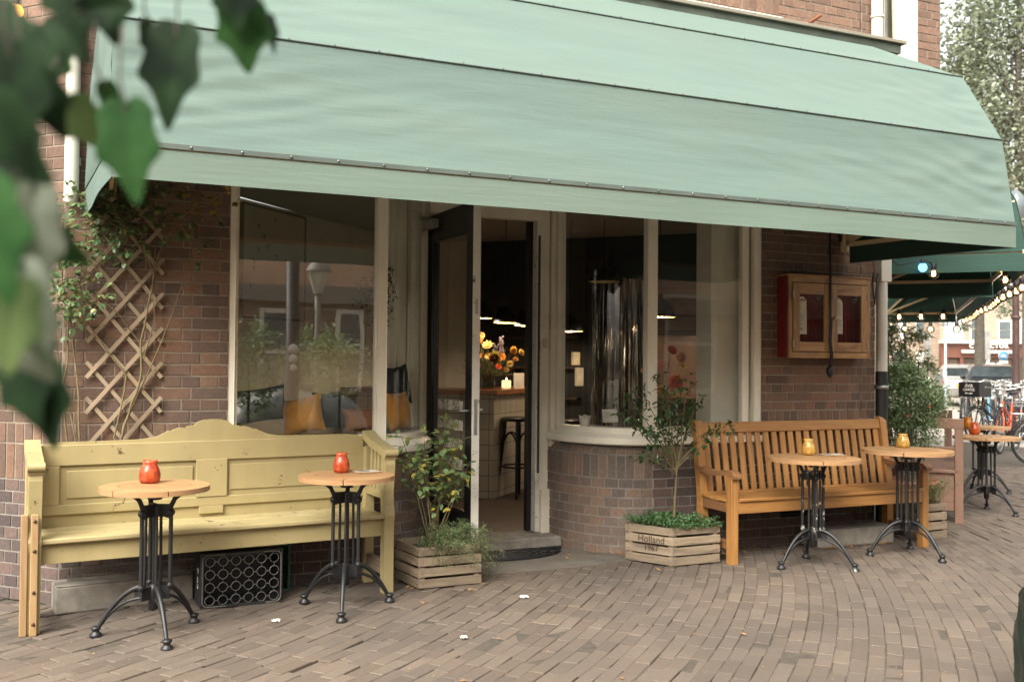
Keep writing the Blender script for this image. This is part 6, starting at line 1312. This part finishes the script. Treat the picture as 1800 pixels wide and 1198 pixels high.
# cars
def car(label, p, head, col, z0=.3):
    t = thing('parked_car', label, 'car', p, atan2(head.y, head.x), 'cars parked at the end of the side street'); pm = plain('car_paint', col, .25, .3, .05, Coat_Weight=.6); Wd = .84
    prof = [(-1.9, .34), (-1.95, .62), (-1.9, .92), (-1.72, 1.0), (-1.5, 1.36), (-1.2, 1.46), (.1, 1.48), (.45, 1.42), (1.0, 1.0), (1.7, .88), (1.95, .7), (1.97, .4), (1.9, .28), (-1.8, .28)]
    mb = MB()
    def sec(w, zs): return [V((x, w*(1 if z < 1.0 else 1-.32*(z-1.0)/.46), z*zs)) for x, z in prof]
    a, b = sec(-Wd, 1), sec(Wd, 1); n = len(prof); mb.add(a+b, [tuple(range(n)), tuple(range(2*n-1, n-1, -1))]+[(i, n+i, n+(i+1) % n, (i+1) % n) for i in range(n)], None, 0, False); mb.build('body', pm, t, False, .05, 3)
    mb = MB(); yq = lambda z: Wd*(1-.32*(z-1.0)/.46)+.006
    for s_ in (-1, 1): mb.add([(-1.45, s_*yq(1.04), 1.04), (.85, s_*yq(1.04), 1.04), (.40, s_*yq(1.36), 1.36), (-1.3, s_*yq(1.36), 1.36)], [(0, 1, 2, 3) if s_ < 0 else (3, 2, 1, 0)])
    mb.add([(-1.70, -.66, 1.05), (-1.70, .66, 1.05), (-1.53, .56, 1.34), (-1.53, -.56, 1.34)], [(0, 3, 2, 1)]); mb.add([(.97, -.68, 1.06), (.97, .68, 1.06), (.53, .56, 1.38), (.53, -.56, 1.38)], [(0, 1, 2, 3)]); mb.build('windows', plain('tinted_glass', srgb(44, 50, 52), .08), t)
    for x in (-1.25, 1.25):
        for s_ in (-1, 1): MB().lathe([(0, -.1), (.2, -.1), (.3, -.08), (.31, 0), (.3, .08), (.2, .1), (0, .1)], 20, (x, s_*.76, .31), 0, UY).build('wheel', rub, t)
    for s_ in (-1, 1): MB().ball((-1.9, s_*.66, .86), .10, 10, 0, (.5, 1, 1.3)).build('tail_light', plain('red_lamp', srgb(190, 30, 26), .25), t); MB().ball((1.9, s_*.62, .68), .12, 12, 0, (.5, 1.1, 1)).build('headlight', chrome, t)
    mb = MB(); mb.box((-1.965, -.25, .66), (-1.95, .25, .77)); mb.build('number_plate', plain('yellow_plate', srgb(200, 170, 60), .5), t)
    for s_ in (-1, 1): MB().ball((.7, s_*.93, 1.05), .09, 8, 0, (.7, 1, .8)).build('wing_mirror', pm, t)
    return t
p = bpt(1688, 36); car('grey hatchback with a red tail light, seen from behind past the parking meter', p, (FH*.93+BU*.36).normalized(), srgb(150, 146, 140)); p = bpt(1742, 33); car('dark car with a round headlight facing the camera behind the bicycles', p, (-FH*.93-BU*.36).normalized(), srgb(46, 48, 50))
t = thing('scooter', 'white motor scooter half hidden behind the greenery at the side awning', 'scooter', bpt(1613, 27)); q = bpt(1613, 27); mb = MB()
mb.tube([q+BU*(-.5)+UZ*.32, q+BU*(-.2)+UZ*.35, q+BU*.15+UZ*.30, q+BU*.35+UZ*.6, q+BU*.30+UZ*.95], [.16, .18, .10, .14, .08], 10); mb.ball(q+BU*.28+UZ*1.0, .1, 10); mb.build('body', wpt, t, True); mb = MB(); mb.tube([q+BU*(-.55)+UZ*.72, q+BU*-.05+UZ*.75], [.12, .1], 8); mb.build('seat', rub, t, True); mb = MB(); mb.box(q+BU*-.62+UZ*.5, q+BU*-.55+UZ*.58+FH*.05); mb.build('tail_light', plain('red_lamp_b', srgb(200, 40, 30), .3), t, True)
for k in (-.45, .5): MB().lathe([(.1, -.04), (.2, -.05), (.22, 0), (.2, .05), (.1, .04)], 16, q+BU*k+UZ*.22, 0, FH).build('wheel', rub, t, True)
mb = MB(); mb.tube([q+BU*.3+UZ*1.0-FH*.3, q+BU*.3+UZ*1.02, q+BU*.3+UZ*1.0+FH*.3], .014, 6); mb.build('handlebar', chrome, t, True)
# ================================================================== the other side of the street (seen mirrored in the shop windows)
def mir(x, y, Y): p = fy(x, y, Y); return V((p.x, -p.y, p.z))
YO = 14.0
ob = thing('brick_row_house', 'light brown brick house across the street, mirrored in the left shop window', 'building', (4, -YO, 0))
obk = farbrick('orange_brown_brick', srgb(196, 148, 116), srgb(212, 164, 130), srgb(190, 176, 156)); grd = farbrick('brown_base_brick', srgb(112, 86, 72), srgb(126, 98, 82), srgb(150, 140, 126))
zc = mir(540, 512, YO).z
mb = MB(); mb.box((-14, -YO-6, zc+.12), (20, -YO, 7.2)); mb.build('wall', obk, ob, True)
mb = MB(); mb.box((-14, -YO-6, 0), (20, -YO+.02, zc-.25)); mb.build('ground_floor_wall', grd, ob, True)
mb = MB(); mb.box((-14, -YO-.1, zc-.25), (20, -YO+.22, zc+.12)); mb.build('cornice', M['concrete'], ob, True, .01)
for x0, y0, x1, y1 in ((455, 545, 525, 690), (590, 545, 640, 690), (330, 545, 390, 690), (1010, 545, 1070, 690), (1170, 520, 1260, 690), (760, 545, 830, 690), (475, 330, 535, 382), (1180, 330, 1260, 382), (330, 330, 390, 382), (900, 330, 960, 382)):
    a, b = mir(x0, y1, YO), mir(x1, y0, YO); mb = MB(); mb.box((a.x, -YO-.02, a.z), (b.x, -YO+.07, b.z)); f = mb.build('window', M['white'], ob, True)
    mb = MB(); m_ = (a.z+b.z)/2; mb.box((a.x+.1, -YO+.05, a.z+.1), (b.x-.1, -YO+.075, m_-.04)); mb.box((a.x+.1, -YO+.05, m_+.04), (b.x-.1, -YO+.075, b.z-.1)); mb.build('pane', dgl, f, True)
mb = MB(); mb.box((-14, -YO-6, 7.2), (20, -YO+.3, 7.5)); mb.build('roof', M['mortard'], ob, True)
p = mir(560, 690, 8.5); t = thing('street_lamp', 'classic lantern street lamp mirrored in the left shop window', 'street lamp', (p.x, p.y, 0)); zt = mir(560, 515, 8.5).z; lg_ = plain('grey_green_iron', srgb(120, 116, 104), .5)
mb = MB(); mb.lathe([(.14, 0), (.14, .5), (.08, .7), (.05, 1.2), (.042, zt), (0, zt)], 14, (p.x, p.y, 0)); mb.tube([(p.x-.25, p.y, zt-.25), (p.x+.25, p.y, zt-.25)], .016, 6); mb.build('post', lg_, t, True)
mb = MB(); mb.lathe([(.06, zt), (.19, zt+.34), (.18, zt+.34), (.05, zt+.01)], 6, (p.x, p.y, 0), 0, UZ, False); mb.build('lantern_glass', plain('milky_glass', srgb(206, 200, 184), .3), t, True); mb = MB(); mb.lathe([(.21, zt+.34), (.17, zt+.42), (.06, zt+.52), (.02, zt+.6), (0, zt+.6)], 12, (p.x, p.y, 0)); mb.build('lantern_cap', lg_, t, True)
p = mir(514, 690, 6.5); t = thing('iron_post', 'thick dark iron post with round stickers mirrored in the left shop window', 'post', (p.x, p.y, 0)); z1 = mir(514, 455, 6.5).z
mb = MB(); mb.lathe([(.22, 0), (.2, .5), (.12, .62), (.095, .7), (.085, z1), (0, z1)], 14, (p.x, p.y, 0)); mb.build('shaft', M['darkiron'], t, True)
for k, (z, r) in enumerate(((1.55, .07), (1.42, .06), (1.3, .045))):
    mb = MB(); mb.lathe([(0, 0), (r, 0), (r, .003), (0, .003)], 16, (p.x, p.y+.10, z), 0, UY); mb.build('sticker', M['chalk'], t, True)
tarp = plain('silver_tarpaulin', srgb(150, 148, 142), .35, .2, .25, 5, .8, 9)
p0, p1 = mir(420, 685, 8.6), mir(640, 700, 8.6); t = thing('covered_car', 'low car under a crumpled silver tarpaulin mirrored in the left shop window', 'car', ((p0.x+p1.x)/2, p0.y-.6, 0)); cx, cy, wx = (p0.x+p1.x)/2, p0.y-.6, (p1.x-p0.x)/2*1.15
mb = MB(); hz = p0.z
def tp(u, v):
    x = (u-.5)*2; y = (v-.5)*2; k = (1-abs(x)**5)*(1-abs(y)**4); z = hz*max(k, 0)**.35*(.93+.07*cos(x*2)); w = noise.noise(V((x*5, y*3, 2)))*.05+noise.noise(V((x*13, y*8, 4)))*.025
    return V((cx+x*wx*(1+.05*w), cy+y*.65, max(.02, z+w*min(1, z*2))))
mb.grid(tp, 70, 30); mb.build('cover', tarp, t, True)
t = thing('paper_sheet', 'white paper sheet lying on the covered car in the window reflection', 'paper', (cx+.1, cy+.1, hz)); MB().obox((cx+.12, cy+.3, hz+.02), (UX, (0, .7, .7), (0, -.7, .7)), (.3, .1, .004)).build('sheet', M['paper'], t, True)
for lb, x, y, Y, r in (('leafy street shrub mirrored right of the lantern in the left window', 600, 640, 7.5, (.45, .4, .5)), ('dark leafy shrub mirrored beside the dark post', 545, 640, 9.5, (.5, .4, .6)), ('pale leafy shrub mirrored at the left edge of the left window', 440, 640, 8, (.35, .35, .7))):
    p = mir(x, y, Y); t = thing('street_shrub', lb, 'shrub', (p.x, p.y, 0)); mb = MB(); cloud(mb, p, r, 1300, .075, .04, .7, 30); mb.build('foliage', ML['bush'], t, True); MB().tube([(p.x, p.y, 0), p], [.03, .015], 6).build('stem', ML['bark'], t, True)
# ================================================================== leafy branch close to the camera
t = thing('tree_branch', 'out of focus branch with big lobed green leaves hanging in the upper left foreground', 'branch', dz(20, -60, .8)); mb = MB(); st = MB()
LOBE = [(0, -.02), (.07, -.11), (.26, -.10), (.47, .05), (.40, .18), (.43, .27), (.54, .45), (.40, .50), (.27, .56), (.15, .74), (.0, 1.0), (-.15, .74), (-.27, .56), (-.40, .50), (-.54, .45), (-.43, .27), (-.40, .18), (-.47, .05), (-.26, -.10), (-.07, -.11)]
_t = NT('big_lobed_leaf'); _r = _t.n('ShaderNodeObjectInfo').outputs['Random']; _c = _t.ramp(_r, [(0, srgb(20, 34, 22)), (.3, srgb(28, 48, 28)), (.6, srgb(52, 84, 46)), (.85, srgb(70, 104, 56)), (1, srgb(112, 130, 100))]); _oc = _t.n('ShaderNodeTexCoord').outputs['Object']; _c = _t.mix(_t.ramp(_t.noise(_oc, 30, 4), [(.45, (0, 0, 0)), (.7, (.4, .4, .4))]), _c, srgb(84, 106, 68)); _p = _t.pbr(_c, .4); _tl = _t.n('ShaderNodeBsdfTranslucent'); _t.l(_c, _tl.inputs[0]); _m = _t.n('ShaderNodeMixShader', i_0=.3); _t.l(_p.outputs[0], _m.inputs[1]); _t.l(_tl.outputs[0], _m.inputs[2]); NEAR = _t.fin(_m)
def _nm(nm, a, b):
    t_ = NT(nm); oc_ = t_.n('ShaderNodeTexCoord').outputs['Object']; c_ = t_.ramp(t_.noise(oc_, 22, 4), [(.35, a), (.65, b)]); p_ = t_.pbr(c_, .6, 0, None, Specular_IOR_Level=.2); l_ = t_.n('ShaderNodeBsdfTranslucent'); t_.l(c_, l_.inputs[0]); m_ = t_.n('ShaderNodeMixShader', i_0=.35); t_.l(p_.outputs[0], m_.inputs[1]); t_.l(l_.outputs[0], m_.inputs[2]); return t_.fin(m_)
LM = {'d': _nm('dark_lobed_leaf', srgb(18, 36, 20), srgb(42, 68, 38)), 'g': _nm('green_lobed_leaf', srgb(38, 76, 36), srgb(64, 104, 54)), 'p': _nm('lit_pale_lobed_leaf', srgb(104, 120, 98), srgb(160, 168, 152)), 'o': _nm('olive_lobed_leaf', srgb(70, 96, 52), srgb(104, 124, 76))}  # pale variant: light falling on the nearest leaves is put into their colour
def bigleaf(bx, by, tx, ty, z, wid, tilt, curl=.15, nar=1.0, mk=None):
    b, e = dz(bx, by, z), dz(tx, ty, z+tilt*.5); d = (e-b); L = d.length; d.normalize(); n = (-FW+CR*U_(-.6, .6)*wid+CU*U_(-.2, .5)).normalized(); s = d.cross(n).normalized(); n = s.cross(d).normalized()
    m = MB(); out = []
    def pt(x, y): return b+s*(x*L*nar)+d*(y*L)+n*(L*(.18*abs(x)-curl*y*y-.10*x*x))
    rings = 5; vs = [pt(0, .22)]
    for k in range(1, rings+1):
        for x, y in LOBE: q = k/rings; vs.append(pt(x*q, .22+(y-.22)*q))
    N = len(LOBE); fs = [(0, 1+i, 1+(i+1) % N) for i in range(N)]
    for k in range(rings-1):
        for i in range(N): a = 1+k*N; fs.append((a+i, a+N+i, a+N+(i+1) % N, a+(i+1) % N))
    m.add(vs, fs, None, 0, True); lf = m.build('leaf', LM.get(mk, NEAR), t, True)
    so = lf.modifiers.new('thick', 'SOLIDIFY'); so.thickness = .0004; sub = lf.modifiers.new('sub', 'SUBSURF'); sub.levels = 1; sub.render_levels = 1
    st.tube([b+d*L*.05, b-d*L*.25-FW*.01, b-d*L*.45+CU*.03], .0012, 5)
for a in ((312, 55, 285, 246, .92, .2, .0, .1, .62, 'd'), (425, 10, 437, 142, .95, .4, .02, .1, .8, 'g'), (415, -40, 418, 70, .93, .4, .02, .1, .9, 'd'), (222, 190, 238, 380, .85, .2, .0, .1, .62, 'g'), (120, 180, 178, 270, .9, .5, .03, .15, .9, 'o'), (90, 118, 60, 30, .86, .4, .0, .1, .9, 'd'),
          (30, 340, 110, 480, .74, .2, .02, .2, .8, 'g'), (55, 410, 165, 470, .76, .3, .03, .2, .8, 'g'), (70, 640, 95, 810, .78, .2, .0, .1, .6, 'd'), (30, 640, 70, 770, .77, .2, .0, .1, .7, 'd'), (40, 470, 60, 690, .66, -.4, .05, .3, .62, 'p'), (20, 560, 90, 700, .7, .3, .04, .3, .8, 'p'), (60, 330, 60, 560, .7, .3, .04, .3, .5, 'p'), (100, 30, 160, 120, .84, .3, .0, .1, .8, 'd'), (180, -30, 205, 90, .9, .3, .0, .1, .8, 'd'),
          (20, 90, 40, 300, .68, .3, .02, .1, .75, 'd'), (-20, 180, 70, 330, .62, .4, .02, .1, .8, 'd'), (60, 130, 118, 260, .7, .2, .02, .1, .7, 'd'), (-40, 330, 20, 560, .6, .3, .0, .1, .7, 'g'), (260, 40, 262, 130, .93, .9, .03, .3, .5, 'd'), (185, 150, 225, 260, .88, .9, .04, .2, .4, 'g'), (-30, 20, 60, 160, .72, .3, 0, .1, .8, 'd'), (100, -40, 120, 60, .8, .3, 0, .1, .8, 'd'), (30, 500, 5, 680, .64, .3, 0, .1, .7, 'o'), (140, 20, 240, 5, .88, .3, 0, .1, .8, 'd'), (470, 30, 487, 100, .98, .8, 0, .2, .4, 'd'), (-10, 240, 100, 330, .66, .2, 0, .1, .9, 'd'), (90, 70, 150, 40, .9, .2, 0, .1, .9, 'g'), (110, 130, 95, 75, .9, .2, 0, .1, .9, 'g')): bigleaf(*a)
st.tube([dz(-120, -60, .8), dz(60, -30, .84), dz(180, -70, .9), dz(430, -60, .96)], [.006, .005, .004, .002], 7); st.tube([dz(-40, -40, .8), dz(-20, 250, .7), dz(20, 560, .68)], [.005, .004, .002], 6); st.build('twig', ML['bark'], t, True)

# ================================================================== camera, light
cam = bpy.data.cameras.new('camera'); co = bpy.data.objects.new('camera', cam); COL.objects.link(co)
mw = Matrix.Identity(4)
for i in range(3): mw[i][0] = CR[i]; mw[i][1] = CU[i]; mw[i][2] = -FW[i]; mw[i][3] = CAM[i]
co.matrix_world = mw; cam.sensor_width = 36; cam.lens = FPX/1800*36; cam.clip_start = .05; cam.clip_end = 500
cam.dof.use_dof = True; cam.dof.focus_distance = 5.9; cam.dof.aperture_fstop = 3.2
SC.camera = co
ELE, AZ = radians(47), radians(228)       # azimuth: clockwise from +Y
w = bpy.data.worlds.new('World'); SC.world = w; w.use_nodes = True; nt = w.node_tree; bg_ = nt.nodes['Background']
sk = nt.nodes.new('ShaderNodeTexSky'); sk.sky_type = 'NISHITA'; sk.sun_disc = False; sk.sun_elevation = ELE; sk.sun_rotation = AZ; sk.dust_density = 6; sk.air_density = 1.2; sk.ozone_density = .6
hs = nt.nodes.new('ShaderNodeHueSaturation'); hs.inputs['Saturation'].default_value = .22; nt.links.new(sk.outputs[0], hs.inputs['Color'])
tn = nt.nodes.new('ShaderNodeMix'); tn.data_type = 'RGBA'; tn.blend_type = 'MULTIPLY'; tn.inputs[0].default_value = 1; nt.links.new(hs.outputs[0], tn.inputs[6]); tn.inputs[7].default_value = (1.0, .975, .915, 1)
nt.links.new(tn.outputs[2], bg_.inputs[0]); bg_.inputs[1].default_value = .15
sl = bpy.data.lights.new('sun', 'SUN'); sl.energy = 1.3; sl.angle = radians(42); sl.color = (1, .965, .91); so = bpy.data.objects.new('sun', sl); COL.objects.link(so)
sd = V((sin(AZ)*cos(ELE), cos(AZ)*cos(ELE), sin(ELE))); so.rotation_euler = sd.to_track_quat('Z', 'Y').to_euler(); so.location = sd*30
vs_ = SC.view_settings; vs_.view_transform = 'Standard'; vs_.look = 'None'; vs_.gamma = 1; vs_.exposure = 1.66
SC.cycles.use_denoising = True; SC.cycles.max_bounces = 9; SC.cycles.transparent_max_bounces = 16; SC.cycles.sample_clamp_indirect = 6; SC.cycles.caustics_reflective = False; SC.cycles.caustics_refractive = False
